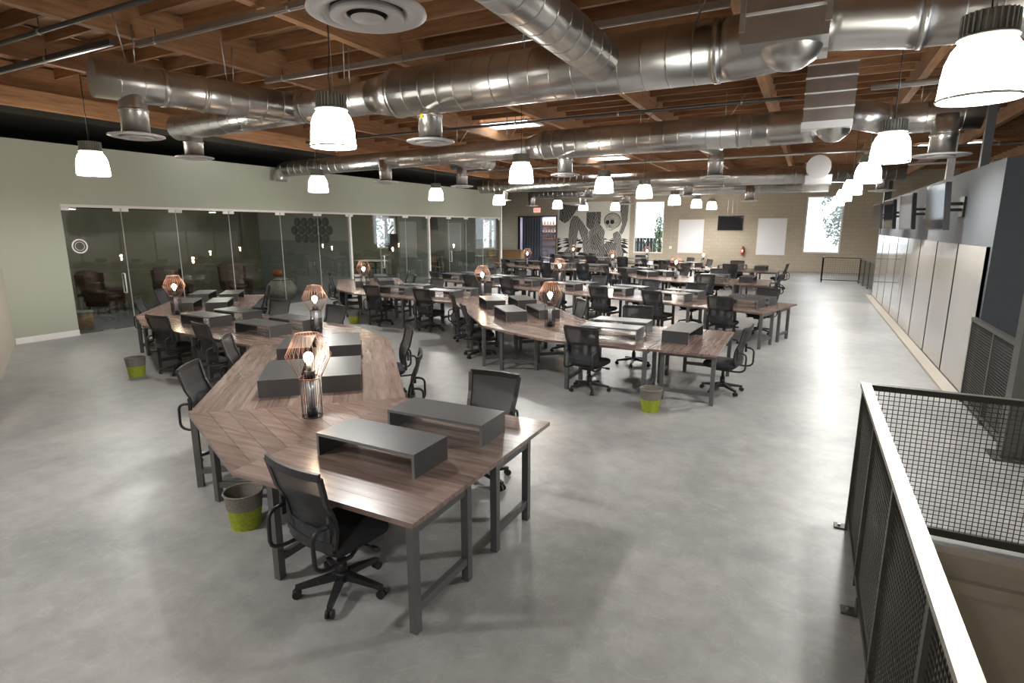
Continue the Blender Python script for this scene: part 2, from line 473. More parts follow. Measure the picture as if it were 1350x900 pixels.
struct('wall_right_end', MB().box(XR-.004, 9, 9.9, 9.92, 0, 3.352), 'slate')  # end face of the same wall, its shade put into the colour
struct('trim_2', MB().box(1.98, XR, 9.92, 24.2, 0, .045), 'beige')
struct('trim_3', MB().box(XL-.05, XL+.05, 27.22, 27.32, 0, 4.24), 'white')     # white end post of the glass wall
# stair well below the railing
struct('trim_4', MB().box(.6, 3.2, 5.02, 5.15, -.10, 0).box(.6, 3.2, 5.06, 5.15, -.20, -.10).box(.6, 3.2, 5.0, 5.15, -.30, -.20), 'beige')
struct('wall_stairwell', MB().box(.6, 3.2, 5.1, 5.3, -3.0, -.30).box(.4, .6, -5, 5.3, -3, -.25), 'beige')
struct('floor_stairwell', MB().box(.6, 3.2, -5, 5.1, -3.2, -3.0), 'beige')

# windows
def window(name, axis, pos, u0, u1, z0, z1, t=.09):
    f = MB(); g = MB()
    w = .07
    def bx(mb, a, b, c, d, p0, p1):
        if axis == 'x': mb.box(a, b, p0, p1, c, d)
        else: mb.box(p0, p1, a, b, c, d)
    bx(f, u0, u0+w, z0, z1, pos, pos+t); bx(f, u1-w, u1, z0, z1, pos, pos+t)
    bx(f, u0+w, u1-w, z0, z0+w, pos, pos+t); bx(f, u0+w, u1-w, z1-w, z1, pos, pos+t)
    o = struct(name, f, 'offwhite')
    bx(g, u0+w, u1-w, z0+w, z1-w, pos+.04, pos+.046)
    obj('pane', g, 'clear', o)
window('window_1', 'x', YF+.05, -9.87, -8.02, .85, 4.02)
window('window_2', 'x', YF+.05, -.3, 1.5, 1.03, 4.1)
window('window_3', 'y', -19.75, 22.9, 24.5, 1.35, 2.95)
window('window_4', 'y', -19.75, 33.0, 35.4, 1.0, 2.95)

# roof: deck panels, purlins along the hall, joists across it
deck = struct('ceiling', MB().box(-20, 9.2, -5, 37, DECK+.02, DECK+.1), 'deck')
panel = MB().box(-1.215, 1.215, -.605, .605, DECK, DECK+.02).mesh('deck_panel')
purl_x = [-8.3+2.44*k for k in range(-4, 7)]
rows = [i*.61-1.0 for i in range(60)]
pn = 0
for k in range(len(purl_x)-1):
    for j in range(0, 36, 2):
        if pn >= 190: break
        o = obj('deck_panel', panel, 'deck', deck, ((purl_x[k]+purl_x[k+1])/2, rows[j]+.61, 0)); pn += 1
pmesh = MB().box(-.065, .065, -4, 35.8, PUR_Z, JO_Z+.16).mesh('purlin')
for x in purl_x: obj('purlin', pmesh, 'beam', deck, (x, 0, 0))
obj('girder', MB().box(-13.1, -12.95, -4, 35.8, 4.6, PUR_Z), 'beam', deck)
jmesh = MB().box(-1.155, 1.155, -.024, .024, JO_Z, DECK).mesh('joist')
jn = 0; far = MB()
for y in rows:
    for k in range(len(purl_x)-1):
        cx = (purl_x[k]+purl_x[k+1])/2
        if jn < 295: obj('joist', jmesh, 'joist', deck, (cx, y, 0)); jn += 1
        else: far.box(cx-1.155, cx+1.155, y-.024, y+.024, JO_Z, DECK)
fo = obj('far_joists', far, 'joist', deck); fo['kind'] = 'stuff'
# skylights
for i, (px, py, sx, sy, lab) in enumerate(((664, 165, 1.9, 1.0, 'bright skylight lens between purlins over the middle of the desks'), (795, 209, 2.0, 1.1, 'bright skylight lens between purlins near the mural end'),
        (1255, 190, 2.0, 1.0, 'bright skylight lens above the wall of screens'), (290, 152, 1.6, .8, 'bright skylight lens behind the branching duct by the glass wall'))):
    c = P(px, py, JO_Z-.02)
    s = tag(empty('skylight', (c.x, c.y, JO_Z-.02)), lab, 'skylight')
    obj('lens', MB().box(-sx/2, sx/2, -sy/2, sy/2, -.012, 0), 'skylight', s)
    f = MB()
    for x in (-1, 1): f.box(x*sx/2-.03, x*sx/2+.03, -sy/2-.03, sy/2+.03, -.02, .02)
    for y in (-1, 1): f.box(-sx/2, sx/2, y*sy/2-.03, y*sy/2+.03, -.02, .02)
    obj('frame', f, 'white', s)

# steel columns
def column(name, x, y, w, top, lab, m='darksteel'):
    t = tag(empty(name, (x, y, 0)), lab, 'column')
    f = MB()
    f.box(-w/2, w/2, -w/2, w/2, .012, top-.012)
    obj('shaft', f, m, t)
    obj('base_plate', MB().box(-w*.9, w*.9, -w*.9, w*.9, 0, .012), m, t)
    obj('cap_plate', MB().box(-w*.9, w*.9, -w*.9, w*.9, top-.012, top), m, t)
column('steel_column', 2.33, 24.6, .22, PUR_Z, 'dark steel column at the far end of the glossy panel wall')
column('steel_column', 2.68, 13.4, .13, PUR_Z, 'grey steel column rising behind the wall of screens', 'steel')
column('steel_column', 2.75, 16.8, .14, PUR_Z, 'thin pale pipe column rising behind the screens', 'galv')
column('steel_column', 2.14, 7.6, .2, PUR_Z, 'dark square steel column standing beside the stair railing')

# ================================================================== ducts
def arc(p0, p1, p2, n=6):
    """quadratic bend"""
    p0, p1, p2 = map(Vector, (p0, p1, p2))
    return [p0*(1-t)**2+p1*2*t*(1-t)+p2*t*t for t in [i/n for i in range(n+1)]]
def seams(mb, a, b, r, step=.28, w=.008):
    a = Vector(a); b = Vector(b); L = (b-a).length; d = (b-a)/L
    k = int(L/step)
    for i in range(1, k+1):
        p = a+d*(i*L/(k+1)); mb.tube([p-d*w, p+d*w], r+.004, 24)
def pipe(parent, a, b, r, name='pipe', r2=None, seam=True):
    o = obj(name, MB().tube([a, b], r, 28, r2=r2), 'duct', parent)
    if seam and r2 is None:
        mb = MB(); seams(mb, a, b, r); 
        if mb.v: obj('spiral_seams', mb, 'duct', o)['kind'] = 'stuff'
    return o
def band(parent, p, d, r):
    p = Vector(p); d = Vector(d).normalized()
    obj('joint_band', MB().tube([p-d*.03, p+d*.03], r+.012, 28), 'duct', parent)
def drop(parent, x, y, z0, z1=3.6, r=.165, R_=.33):
    """vertical drop ending in a round stepped diffuser"""
    obj('drop_pipe', MB().tube([(x, y, z0), (x, y, z1+.05)], r, 22), 'duct', parent)
    obj('joint_band', MB().tube([(x, y, (z0+z1)/2-.02), (x, y, (z0+z1)/2+.02)], r+.01, 22), 'duct', parent)
    df = obj('diffuser', MB().lathe([(.17, .06), (R_, .03), (R_+.005, .015), (R_-.03, 0), (.23, .012), (.2, .05)], 32, (x, y, z1)), 'ducttrim', parent)
    obj('gap_ring', MB().lathe([(.2, .045), (.03, .045)], 28, (x, y, z1)), 'ductdark', df)
    obj('inner_cone', MB().lathe([(.205, -.012), (.19, -.02), (.12, .0), (.11, .012), (.2, .02), (.205, -.012)], 28, (x, y, z1)), 'ducttrim', df)
    obj('centre_cone', MB().lathe([(.095, -.012), (.085, -.02), (.001, -.012)], 24, (x, y, z1)), 'ducttrim', df)
def hanger(parent, a, b, r=.009):
    obj('hanger_rod', MB().tube([a, b], r, 6), 'galv', parent)

DZ = 4.30
# --- run 1
Y1 = 6.85
d1 = tag(empty('air_duct', (0, 0, DZ)), 'large galvanised spiral duct with forked end near the sage wall', 'duct')
d1.location = (0, 0, 0)
pipe(d1, (-5.35, Y1, DZ), (-1.0, Y1, DZ), .315, 'main_pipe')
obj('reducer', MB().tube([(-5.8, Y1, DZ), (-5.35, Y1, DZ)], .235, 28, r2=.315), 'duct', d1)
pipe(d1, (-10.9, 7.2, DZ), (-5.8, Y1, DZ), .225, 'end_pipe')
band(d1, (-5.35, Y1, DZ), (1, 0, 0), .315); band(d1, (-1.05, Y1, DZ), (1, 0, 0), .315); band(d1, (-7.2, Y1+.1, DZ), (1, 0, 0), .23)
pipe(d1, (-8.22, 4.36, DZ), (-7.5, Y1+.08, DZ), .235, 'fork_pipe')
band(d1, (-8.0, 5.12, DZ), (.27, 1, 0), .235); band(d1, (-7.88, 5.6, DZ), (.27, 1, 0), .235)
drop(d1, -8.1, 4.76, DZ, 3.62); drop(d1, -10.5, 7.2, DZ, 3.72); drop(d1, -4.82, Y1, DZ, 3.6)
pipe(d1, (-2.32, 2.4, DZ+.05), (-2.28, Y1, DZ), .225, 'branch_pipe')
drop(d1, -2.34, 2.74, DZ, 3.62)
obj('elbow', MB().tube(arc((-1.0, Y1, DZ), (-.7, Y1, DZ), (-.3, Y1-.1, DZ+.05)), .315, 28), 'duct', d1)
pl = obj('plenum_box', MB().box(-.76, -.02, 6.25, 7.15, 4.28, DECK), 'duct', d1)
for z in (4.42, 4.62, 4.85, 5.1): obj('stiffener', MB().box(-.77, -.01, 6.235, 6.25, z-.012, z+.012), 'ducttrim', pl)
obj('corner_angle', MB().box(-.78, -.73, 6.22, 6.25, 4.27, DECK), 'galv', pl)
obj('corner_angle', MB().box(-.05, .0, 6.22, 6.25, 4.27, DECK), 'galv', pl)
obj('transition', MB().prism([(-.77, 6.24), (-.01, 6.24), (-.01, 7.1), (-.77, 7.1)], 4.16, 4.28), 'duct', d1)
obj('round_boot', MB().lathe([(.001, -.24), (.12, -.22), (.24, -.14), (.3, 0)], 28, (-.33, 6.6, 4.2)), 'duct', d1)
obj('elbow', MB().tube(arc((-.1, Y1-.1, 4.42), (.35, Y1, 4.42), (.75, Y1, 4.36)), .27, 28), 'duct', d1)
pipe(d1, (.75, Y1, 4.36), (2.6, Y1+.15, 4.36), .26, 'end_pipe'); band(d1, (.75, Y1, 4.36), (1, 0, 0), .265)
obj('sticker', MB().box(1.0, 1.06, Y1-.27, Y1-.262, 4.42, 4.48), 'tag', d1)
obj('sticker', MB().box(-4.86, -4.81, Y1-.178, Y1-.17, 3.9, 3.96), 'tag', d1)
for x, y in ((-8.1, 4.8), (-7.75, 6.0), (-6.3, Y1), (-3.4, Y1), (-1.3, Y1)):
    z = DZ+.2 if x < -5 else DZ+.28
    hanger(d1, (x, y-.05, z), (x+.25, y-.3, PUR_Z+.1)); hanger(d1, (x, y+.05, z), (x+.02, y+.05, PUR_Z+.1))
# --- run 2
Y2 = 12.5
d2 = tag(empty('air_duct'), 'galvanised spiral duct crossing above the middle of the desk rows', 'duct')
pipe(d2, (-5.6, Y2, DZ), (-.9, Y2, DZ), .31, 'main_pipe')
obj('reducer', MB().tube([(-6.0, Y2, DZ-.04), (-5.6, Y2, DZ)], .235, 28, r2=.31), 'duct', d2)
pipe(d2, (-14.2, Y2+.15, DZ-.14), (-6.0, Y2, DZ-.04), .22, 'end_pipe')
obj('elbow', MB().tube(arc((-14.2, Y2+.15, DZ-.14), (-14.5, Y2+.15, DZ-.14), (-14.5, Y2+.15, DZ-.48)), .2, 24), 'duct', d2)
band(d2, (-5.6, Y2, DZ), (1, 0, 0), .31); band(d2, (-1.4, Y2, DZ), (1, 0, 0), .31)
obj('elbow', MB().tube(arc((-.9, Y2, DZ), (-.6, Y2, DZ), (-.1, Y2-.1, DZ+.0)), .31, 28), 'duct', d2)
pl = obj('plenum_box', MB().box(-.30, .48, 11.85, 12.75, 4.28, DECK), 'duct', d2)
for z in (4.5, 4.75, 5.0, 5.22): obj('stiffener', MB().box(-.31, .49, 11.835, 11.85, z-.012, z+.012), 'ducttrim', pl)
obj('transition', MB().prism([(-.32, 11.86), (.48, 11.86), (.48, 12.7), (-.32, 12.7)], 4.16, 4.28), 'ducttrim', d2)
obj('round_boot', MB().lathe([(.001, -.3), (.12, -.27), (.24, -.17), (.3, 0)], 28, (.2, 12.2, 4.24)), 'duct', d2)
pipe(d2, (.4, Y2-.1, 4.46), (1.05, Y2-.1, 4.3), .25, 'elbow', seam=False)
pipe(d2, (1.05, Y2-.1, 4.3), (2.35, Y2-.1, 4.3), .25, 'end_pipe'); band(d2, (1.05, Y2-.1, 4.3), (1, 0, 0), .25)
drop(d2, 1.85, Y2-.25, 4.3, 3.62, .19, .42); drop(d2, -5.1, Y2, DZ, 3.6); drop(d2, -10.3, Y2, DZ-.1, 3.62)
pipe(d2, (-8.6, Y2, DZ), (-8.6, 15.2, DZ), .2, 'branch_pipe'); drop(d2, -9.2, 14.6, DZ-.1, 3.6)
pipe(d2, (-9.5, 14.6, DZ-.02), (-8.5, 14.6, DZ-.02), .2, 'branch_pipe', seam=False)
pipe(d2, (-2.5, Y2+.2, DZ), (-2.05, 14.0, DZ-.1), .17, 'branch_pipe', seam=False); drop(d2, -2.05, 14.05, DZ-.05, 3.55)
for x in (-12, -8, -6.6, -3.4, -1.7, 1.5): hanger(d2, (x, Y2, DZ+.2), (x, Y2, PUR_Z+.1)); hanger(d2, (x, Y2+.1, DZ+.2), (x+.3, Y2+.3, PUR_Z+.1))
# --- run 3
Y3 = 23.0
d3 = tag(empty('air_duct'), 'galvanised duct with round white end cap, next before the mural wall', 'duct')
pipe(d3, (-13.5, Y3, DZ-.05), (2.6, Y3, DZ-.05), .3, 'main_pipe'); band(d3, (-3, Y3, DZ-.05), (1, 0, 0), .3); band(d3, (-.6, Y3, DZ-.05), (1, 0, 0), .3)
pipe(d3, (.05, 20.6, DZ-.02), (.05, Y3, DZ-.05), .34, 'branch_pipe', seam=False)
obj('end_cap', MB().tube([(.05, 20.56, DZ-.02), (.05, 20.6, DZ-.02)], .35, 32), 'ducttrim', d3)
obj('plenum_box', MB().box(-.3, .45, 20.7, 21.4, 3.78, 4.05), 'ducttrim', d3)
drop(d3, -8.3, Y3, DZ, 3.6); drop(d3, -12.3, Y3, DZ, 3.6); drop(d3, 2.0, Y3, DZ, 3.62, .18, .4); drop(d3, -4.3, Y3, DZ, 3.6)
# --- run 4
Y4 = 29.45
d4 = tag(empty('air_duct'), 'galvanised duct running close above the whiteboards and mural', 'duct')
pipe(d4, (-14.0, Y4, DZ), (.55, Y4, DZ), .3, 'main_pipe')
obj('plenum_box', MB().box(-.5, .55, Y4-.5, Y4+.5, 4.0, DECK), 'duct', d4)
drop(d4, -2.6, Y4-.8, DZ, 3.6, .2, .36); drop(d4, -11.0, Y4, DZ, 3.6, .2, .36); drop(d4, -8.6, Y4, DZ, 3.6, .2, .36); drop(d4, -14.0, Y4, DZ, 3.6, .2, .36)
pipe(d4, (-2.6, Y4-.9, DZ), (-2.6, Y4, DZ), .22, 'branch_pipe', seam=False)

# sprinkler pipes and strut rails hung under the purlins
def xpipe(x0, x1, px, py, z, r, m, lab, cat='pipe', name='sprinkler_pipe'):
    y = P(px, py, z).y
    t = tag(empty(name, (0, y, z)), lab, cat)
    if name == 'strut_rail':
        obj('rail', MB().box(x0, x1, -r, r, -r, r), m, t)
        obj('lip', MB().box(x0, x1, -r*.5, r*.5, -r*1.25, -r), 'galv', t)
    else: obj('run', MB().tube([(x0, 0, 0), (x1, 0, 0)], r, 10), m, t)
    for k in range(int((x1-x0)/2.44)+1):
        x = min(x0+.4+2.44*k, x1-.05)
        obj('hanger_rod', MB().tube([(x, 0, 0), (x, 0, PUR_Z-z+.05)], .007, 5), 'pipe', t)
        obj('clamp', MB().tube([(x-.02, 0, 0), (x+.02, 0, 0)], r*1.35, 10), 'galv', t)
xpipe(-13.9, -2.5, 100, 27, 4.80, .028, 'pipe', 'thin dark sprinkler pipe crossing over the forked duct')
xpipe(-8.2, -3.7, 240, 44, 4.84, .035, 'galv', 'galvanised strut rail under the purlins beside the forked duct', 'rail', 'strut_rail')
xpipe(-12.9, -8.4, 110, 65, 4.84, .035, 'pipe', 'dark strut rail under the purlins close to the sage wall', 'rail', 'strut_rail')
xpipe(-8.3, -1.0, 420, 95, 4.84, .035, 'galv', 'long galvanised strut rail just behind the big forked duct', 'rail', 'strut_rail')
xpipe(-14.0, -.5, 760, 155, 4.80, .03, 'pipe', 'dark sprinkler pipe crossing in front of the middle duct')
xpipe(-13.0, 8.6, 820, 215, 4.74, .045, 'galv', 'pale steel pipe crossing beyond the middle duct')
xpipe(0.7, 8.6, 1180, 112, 4.78, .05, 'galv', 'thick pale pipe crossing above the wall of screens')
xpipe(0.3, 8.6, 1280, 213, 4.78, .05, 'galv', 'pale pipe running low over the wall of screens')

# ceiling junction boxes and pendant lamps
cap_prof = [(.001, .16), (.15, .16), (.16, .145), (.16, 0), (.001, 0)]
dome_prof = [(.15, .42), (.175, .405), (.215, .35), (.243, .27), (.256, .17), (.262, .06), (.27, 0), (.262, 0), (.252, .06), (.246, .17), (.233, .265), (.206, .34), (.168, .395), (.15, .41)]
def make_pendant():
    t = empty('pendant_lamp')
    dm = obj('dome', MB().lathe(dome_prof, 36), 'dome', t)
    obj('rim', MB().lathe([(.272, .012), (.276, 0), (.27, -.008), (.262, -.004), (.262, .012)], 36), 'collar', dm)
    obj('collar', MB().lathe([(.19, .425), (.195, .435), (.15, .45), (.15, .42)], 32), 'collar', t)
    cp = obj('heat_sink', MB().lathe([(r_, z_+.44) for r_, z_ in cap_prof], 32), 'cap', t)
    fins = MB()
    for i in range(28):
        a_ = 2*math.pi*i/28; c_, s_ = math.cos(a_), math.sin(a_)
        fins.bar((c_*.165, s_*.165, .45), (c_*.165, s_*.165, .595), .012, .03, up=(c_, s_, 0))
    obj('fins', fins, 'cap', cp)
    obj('cable', MB().tube([(0, 0, .6), (.02, .01, .8), (-.015, 0, 1.1), (0, 0, DECK-.03-PEND_Z)], .006, 6), 'blackwire', t)
    obj('wire_rope', MB().tube([(-.03, 0, .6), (-.02, 0, DECK-.03-PEND_Z)], .004, 5), 'galv', t)
    obj('canopy_box', MB().lathe([(.001, -.05), (.05, -.05), (.075, -.02), (.075, .03), (.001, .03)], 20, (0, 0, DECK-.03-PEND_Z)), 'galv', t)
    return t
PEND_Z = 3.40
proto = make_pendant()
pend = [(124, 231, 'by the sage wall above the glass room door'), (420, 253, 'in front of the sage wall under the middle duct'), (575, 264, 'in front of the sage wall past the middle duct'), (658, 270, 'at the end of the sage wall'), (735, 275, 'in front of the lit bar doorway'), (769, 277, 'before the left half of the mural'),
        (440, 194, 'under the fork of the big duct'), (687, 241, 'above the slanted desks just past the middle duct'), (796, 254, 'above the straight desk row'), (849, 261, 'above the second desk row from the mural'), (889, 270, 'between the mural window and the first whiteboard'), (811, 277, 'before the skull of the mural'), (918, 274, 'above the first whiteboard'), (938, 276, 'close above the far wall television'),
        (1290, 131, 'near the stair railing'), (1172, 214, 'facing the first two wall screens'), (1143, 241, 'facing the farther wall screens')]
extra = [(1.0, 20.2, 'over the aisle past the last wall screen'), (1.0, 25.2, 'over the aisle by the far stair railing'), (1.0, 30.4, 'over the aisle by the far window')]
behind = [(-5.3, .3, 'added unseen over the open floor before the near desk end'), (-12.1, .3, 'added unseen over the open floor beside the beige corner wall'), (-.6, -2.6, 'added unseen over the open floor beside the stairwell')]  # lamps added out of view behind the camera to light the near floor
spots = [(P(x, y, PEND_Z).x, P(x, y, PEND_Z).y, l) for x, y, l in pend] + extra + behind
for i, (x, y, l) in enumerate(spots):
    o = proto if i == 0 else copy_tree(proto)
    o.location = (x, min(y, 34.8), PEND_Z); o.rotation_euler.z = i*.7
    tag(o, 'white acrylic dome pendant lamp '+l, 'pendant lamp', 'acrylic pendant lamps over the hall')
    ld = bpy.data.lights.new('pendant_light', 'POINT'); ld.energy = PENDANT_W; ld.shadow_soft_size = .1; ld.color = (1.0, .99, .97)
    lo = bpy.data.objects.new('pendant_light', ld); COL.objects.link(lo); lo.parent = o; lo.location = (0, 0, .12)

# ================================================================== desks
TH, TT = .745, .035        # desk top height and thickness
NPL = 7
_mesh_cache = {}
def cached(key, fn):
    if key not in _mesh_cache: _mesh_cache[key] = fn().mesh(key[0])
    return _mesh_cache[key]

def rect_desk(c, ang, label, group, L=1.6, D=1.0, posts=(-.47, .13), xs=(.77, -.42), npl=NPL):
    """desk of planks on two steel end frames; local -y is the sitter's side"""
    t = tag(empty('desk', (c.x, c.y, 0), ang), label, 'desk', group)
    w = D/npl
    pm = cached(('plank', L, w), lambda: MB().box(-L/2+.0015, L/2-.0015, -w/2+.0012, w/2-.0012, TH-TT, TH))
    for i in range(npl): obj('plank', pm, 'wood', t, (0, -D/2+w*(i+.5), 0))
    for x in xs:
        pmn = cached(('leg',), lambda: MB().box(-.0275, .0275, -.0275, .0275, .0, TH-TT))
        for y in posts: obj('leg', pmn, 'steel', t, (x, y, 0))
        y0, y1 = posts
        obj('stretcher', cached(('stretcher', y0, y1), lambda: MB().box(-.02, .02, y0+.0275, y1-.0275, .13, .185)), 'steel', t, (x, 0, 0))
        obj('top_rail', cached(('top_rail', y0, y1), lambda: MB().box(-.02, .02, y0+.0275, y1-.0275, TH-TT-.05, TH-TT)), 'steel', t, (x, 0, 0))
    a, b = sorted(xs)
    obj('apron', cached(('apron', a, b, posts[1]), lambda: MB().box(a+.0275, b-.0275, posts[1]-.015, posts[1]+.015, TH-TT-.06, TH-TT)), 'steel', t)
    return t

def wedge_desk(apex, b, c, label, group):
    """triangular filler desk: planks parallel to the outer edge b-c, narrowing to the apex"""
    o = Vector(((apex.x+b.x+c.x)/3, (apex.y+b.y+c.y)/3, 0))
    t = tag(empty('corner_desk', o), label, 'desk', group)
    A, B, C_ = (Vector((p.x-o.x, p.y-o.y)) for p in (apex, b, c))
    n = 12
    for i in range(n):
        t0, t1 = i/n+.0007, min((i+1)/n-.0007, .995)
        q = [B.lerp(A, t0), C_.lerp(A, t0), C_.lerp(A, t1), B.lerp(A, t1)]
        me = MB().prism([(p.x, p.y) for p in q], TH-TT, TH)
        obj('plank', me, 'wood', t)
    p0 = C_.lerp(B, .24).lerp(A, .06); ps = [p0, p0+(A.lerp(B, .45)-p0).normalized()*.6]
    for p in ps: obj('leg', cached(('leg',), lambda: MB().box(-.0275, .0275, -.0275, .0275, 0, TH-TT)), 'steel', t, (p.x, p.y, 0))
    obj('stretcher', MB().bar((ps[0].x, ps[0].y, .16), (ps[1].x, ps[1].y, .16), .04, .055), 'steel', t)
    obj('top_rail', MB().bar((ps[0].x, ps[0].y, TH-TT-.025), (ps[1].x, ps[1].y, TH-TT-.025), .04, .05), 'steel', t)
    return t

# ---- monitor riser
RW, RD, RH, RTK = .92, .40, .18, .022
rm_top = MB().box(-RW/2, RW/2, -RD/2, RD/2, RH-RTK, RH).mesh('top_board')
rm_side = MB().box(-RTK/2, RTK/2, -RD/2, RD/2, 0, RH-RTK).mesh('side_board')
em = MB()
for s in (-1, 1):
    em.box(-RW/2, RW/2, s*RD/2-.0015, s*RD/2+.0015, RH-RTK, RH)
    for x in (-1, 1): em.box(x*(RW/2-RTK/2)-RTK/2, x*(RW/2-RTK/2)+RTK/2, s*RD/2-.0015, s*RD/2+.0015, 0, RH-RTK)
rm_edge = em.mesh('edge_banding')
def riser(p, ang, label, group):
    t = tag(empty('monitor_riser', (p.x, p.y, TH), ang), label, 'monitor riser', group)
    obj('top_board', rm_top, 'riser', t)
    for s in (-1, 1): obj('side_board', rm_side, 'riser', t, (s*(RW/2-RTK/2), 0, 0))
    obj('edge_banding', rm_edge, 'riseredge', t)
    return t

# ---- wire cage lamp
def make_lamp():
    t = empty('cage_lamp')
    NW = 26
    up_, lo = MB(), MB()
    for i in range(NW):
        a = 2*math.pi*i/NW; c, s = math.cos(a), math.sin(a)
        up_.tube([(.1*c, .1*s, .37), (.2*c, .2*s, .575), (.105*c, .105*s, .77)], .0017, 5)
        lo.tube([(.088*c, .088*s, .0), (.09*c, .09*s, .37)], .0022, 5)
    def ring(mb, r, z, w=.004): mb.tube([(r*math.cos(2*math.pi*j/28), r*math.sin(2*math.pi*j/28), z) for j in range(29)], w, 5, cap=False)
    ring(up_, .105, .77, .003); ring(up_, .1, .37, .003)
    ring(lo, .088, .006); ring(lo, .09, .365)
    obj('copper_cage', up_, 'copper', t)
    obj('base_cage', lo, 'blackwire', t)
    obj('foot', MB().cyl((0, 0, 0), .048, 0, .085, 20), 'black', t)
    obj('stem_tube', MB().cyl((0, 0, 0), .034, .085, .36, 20), 'tube', t)
    sk = obj('socket_block', MB().cyl((0, 0, 0), .048, .36, .43, 20), 'black', t)
    obj('socket', MB().cyl((0, 0, 0), .02, .43, .49, 14), 'cap', sk)
    obj('bulb', MB().lathe([(.014, .48), (.018, .5), (.038, .535), (.043, .56), (.035, .588), (.016, .602), (.001, .605)], 20), 'bulb', t)
    return t
lamp_proto = make_lamp(); lamp_used = [False]
def cage_lamp(x, y, label):
    o = copy_tree(lamp_proto) if lamp_used[0] else lamp_proto
    lamp_used[0] = True
    o.location = (x, y, TH); o.rotation_euler.z = random.random()*6
    tag(o, label, 'table lamp', 'copper cage lamps on the desks')
    ld = bpy.data.lights.new('bulb_light', 'POINT'); ld.energy = 5; ld.shadow_soft_size = .05; ld.color = (1, .75, .5)
    l = bpy.data.objects.new('bulb_light', ld); COL.objects.link(l); l.parent = o; l.location = (0, 0, .67)

# ---- office chair (faces +y)
def make_chair():
    t = empty('office_chair')
    st = MB().puff((0, .02, .445), (.50, .48, .095), .3, 24, 9)
    obj('seat', st, 'fabric', t)
    obj('seat_shell', MB().puff((0, .02, .41), (.46, .45, .05), .3, 20, 5), 'black', t)
    obj('mechanism', MB().box(-.09, .09, -.12, .14, .335, .395), 'black', t)
    obj('tilt_lever', MB().tube([(.08, .06, .365), (.27, .08, .36)], .009, 7).tube([(.23, .077, .361), (.29, .082, .36)], .017, 8), 'black', t)
    obj('gas_stem', MB().cyl((0, 0, 0), .035, .1, .23, 14).cyl((0, 0, 0), .022, .23, .34, 12), 'black', t)
    lm = MB().bar((.02, 0, .115), (.305, 0, .075), .055, .05, w2=.032, h2=.028).mesh('base_leg')
    hub = MB().cyl((0, 0, 0), .05, .075, .14, 14)
    obj('hub', hub, 'black', t)
    cm = MB()
    for s in (-1, 1):
        cm.tube([(.30, s*.007, .03), (.30, s*.026, .03)], .03, 14)
    cm.tube([(.30, 0, .03), (.30, 0, .07)], .009, 8)
    cmesh = cm.mesh('caster')
    for i in range(5):
        a = 2*math.pi*i/5+.31
        lg = obj('base_leg', lm, 'black', t); lg.rotation_euler.z = a
        obj('caster', cmesh, 'rubber', lg)
    # backrest: curved frame with stretched mesh
    def bp(u, v):          # u -1..1 across, v 0..1 upwards
        hw = .225+.045*v
        bulge = -.035*(1-u*u)
        lumbar = .03*math.sin(math.pi*min(1, v*1.6))
        return Vector((u*hw, -.245-.10*v**1.3+lumbar+bulge+.03, .49+.52*v))
    fr = MB()
    def path(pts, w, th):
        for a_, b_ in zip(pts, pts[1:]): fr.bar(a_, b_, w, th, up=(0, 1, 0))
    N = 8
    for s in (-1, 1): path([bp(s, i/N) for i in range(N+1)], .04, .022)
    path([bp(-1+2*i/N, 1) for i in range(N+1)], .05, .024)
    path([bp(-1+2*i/N, 0) for i in range(N+1)], .07, .024)
    obj('back_frame', fr, 'black', t)
    obj('back_mesh', MB().grid(lambda u, v: bp(-.96+1.92*u, .02+.96*v), 11, 9), 'meshf', t)
    obj('lumbar_pad', MB().grid(lambda u, v: bp(-.9+1.8*u, .02+.2*v)+Vector((0, -.012, 0)), 11, 4), 'fabric', t)
    for s in (-1, 1):
        pts = [(s*.15, .06, .385), (s*.235, -.10, .385)] + arc((s*.235, -.24, .385), (s*.235, -.36, .385), (s*.235, -.365, .46), 4) + arc((s*.23, -.365, .60), (s*.23, -.365, .655), (s*.235, -.31, .665), 4) + [(s*.245, -.24, .67)]
        obj('back_support', MB().tube(pts, .014, 8), 'black', t)
        obj('bracket', MB().box(s*.245-.012, s*.245+.012, -.262, -.232, .60, .73), 'black', t)
    return t
chair_proto = make_chair(); chair_used = [False]; CH = {chair_proto.name: 0}
def chair(x, y, facing, label, group='black mesh chairs at the desk rows'):
    """facing: angle of the direction the sitter looks"""
    o = copy_tree(chair_proto) if chair_used[0] else chair_proto
    chair_used[0] = True
    o.location = (x, y, 0); o.rotation_euler.z = facing-math.pi/2
    return tag(o, label, 'office chair', group)

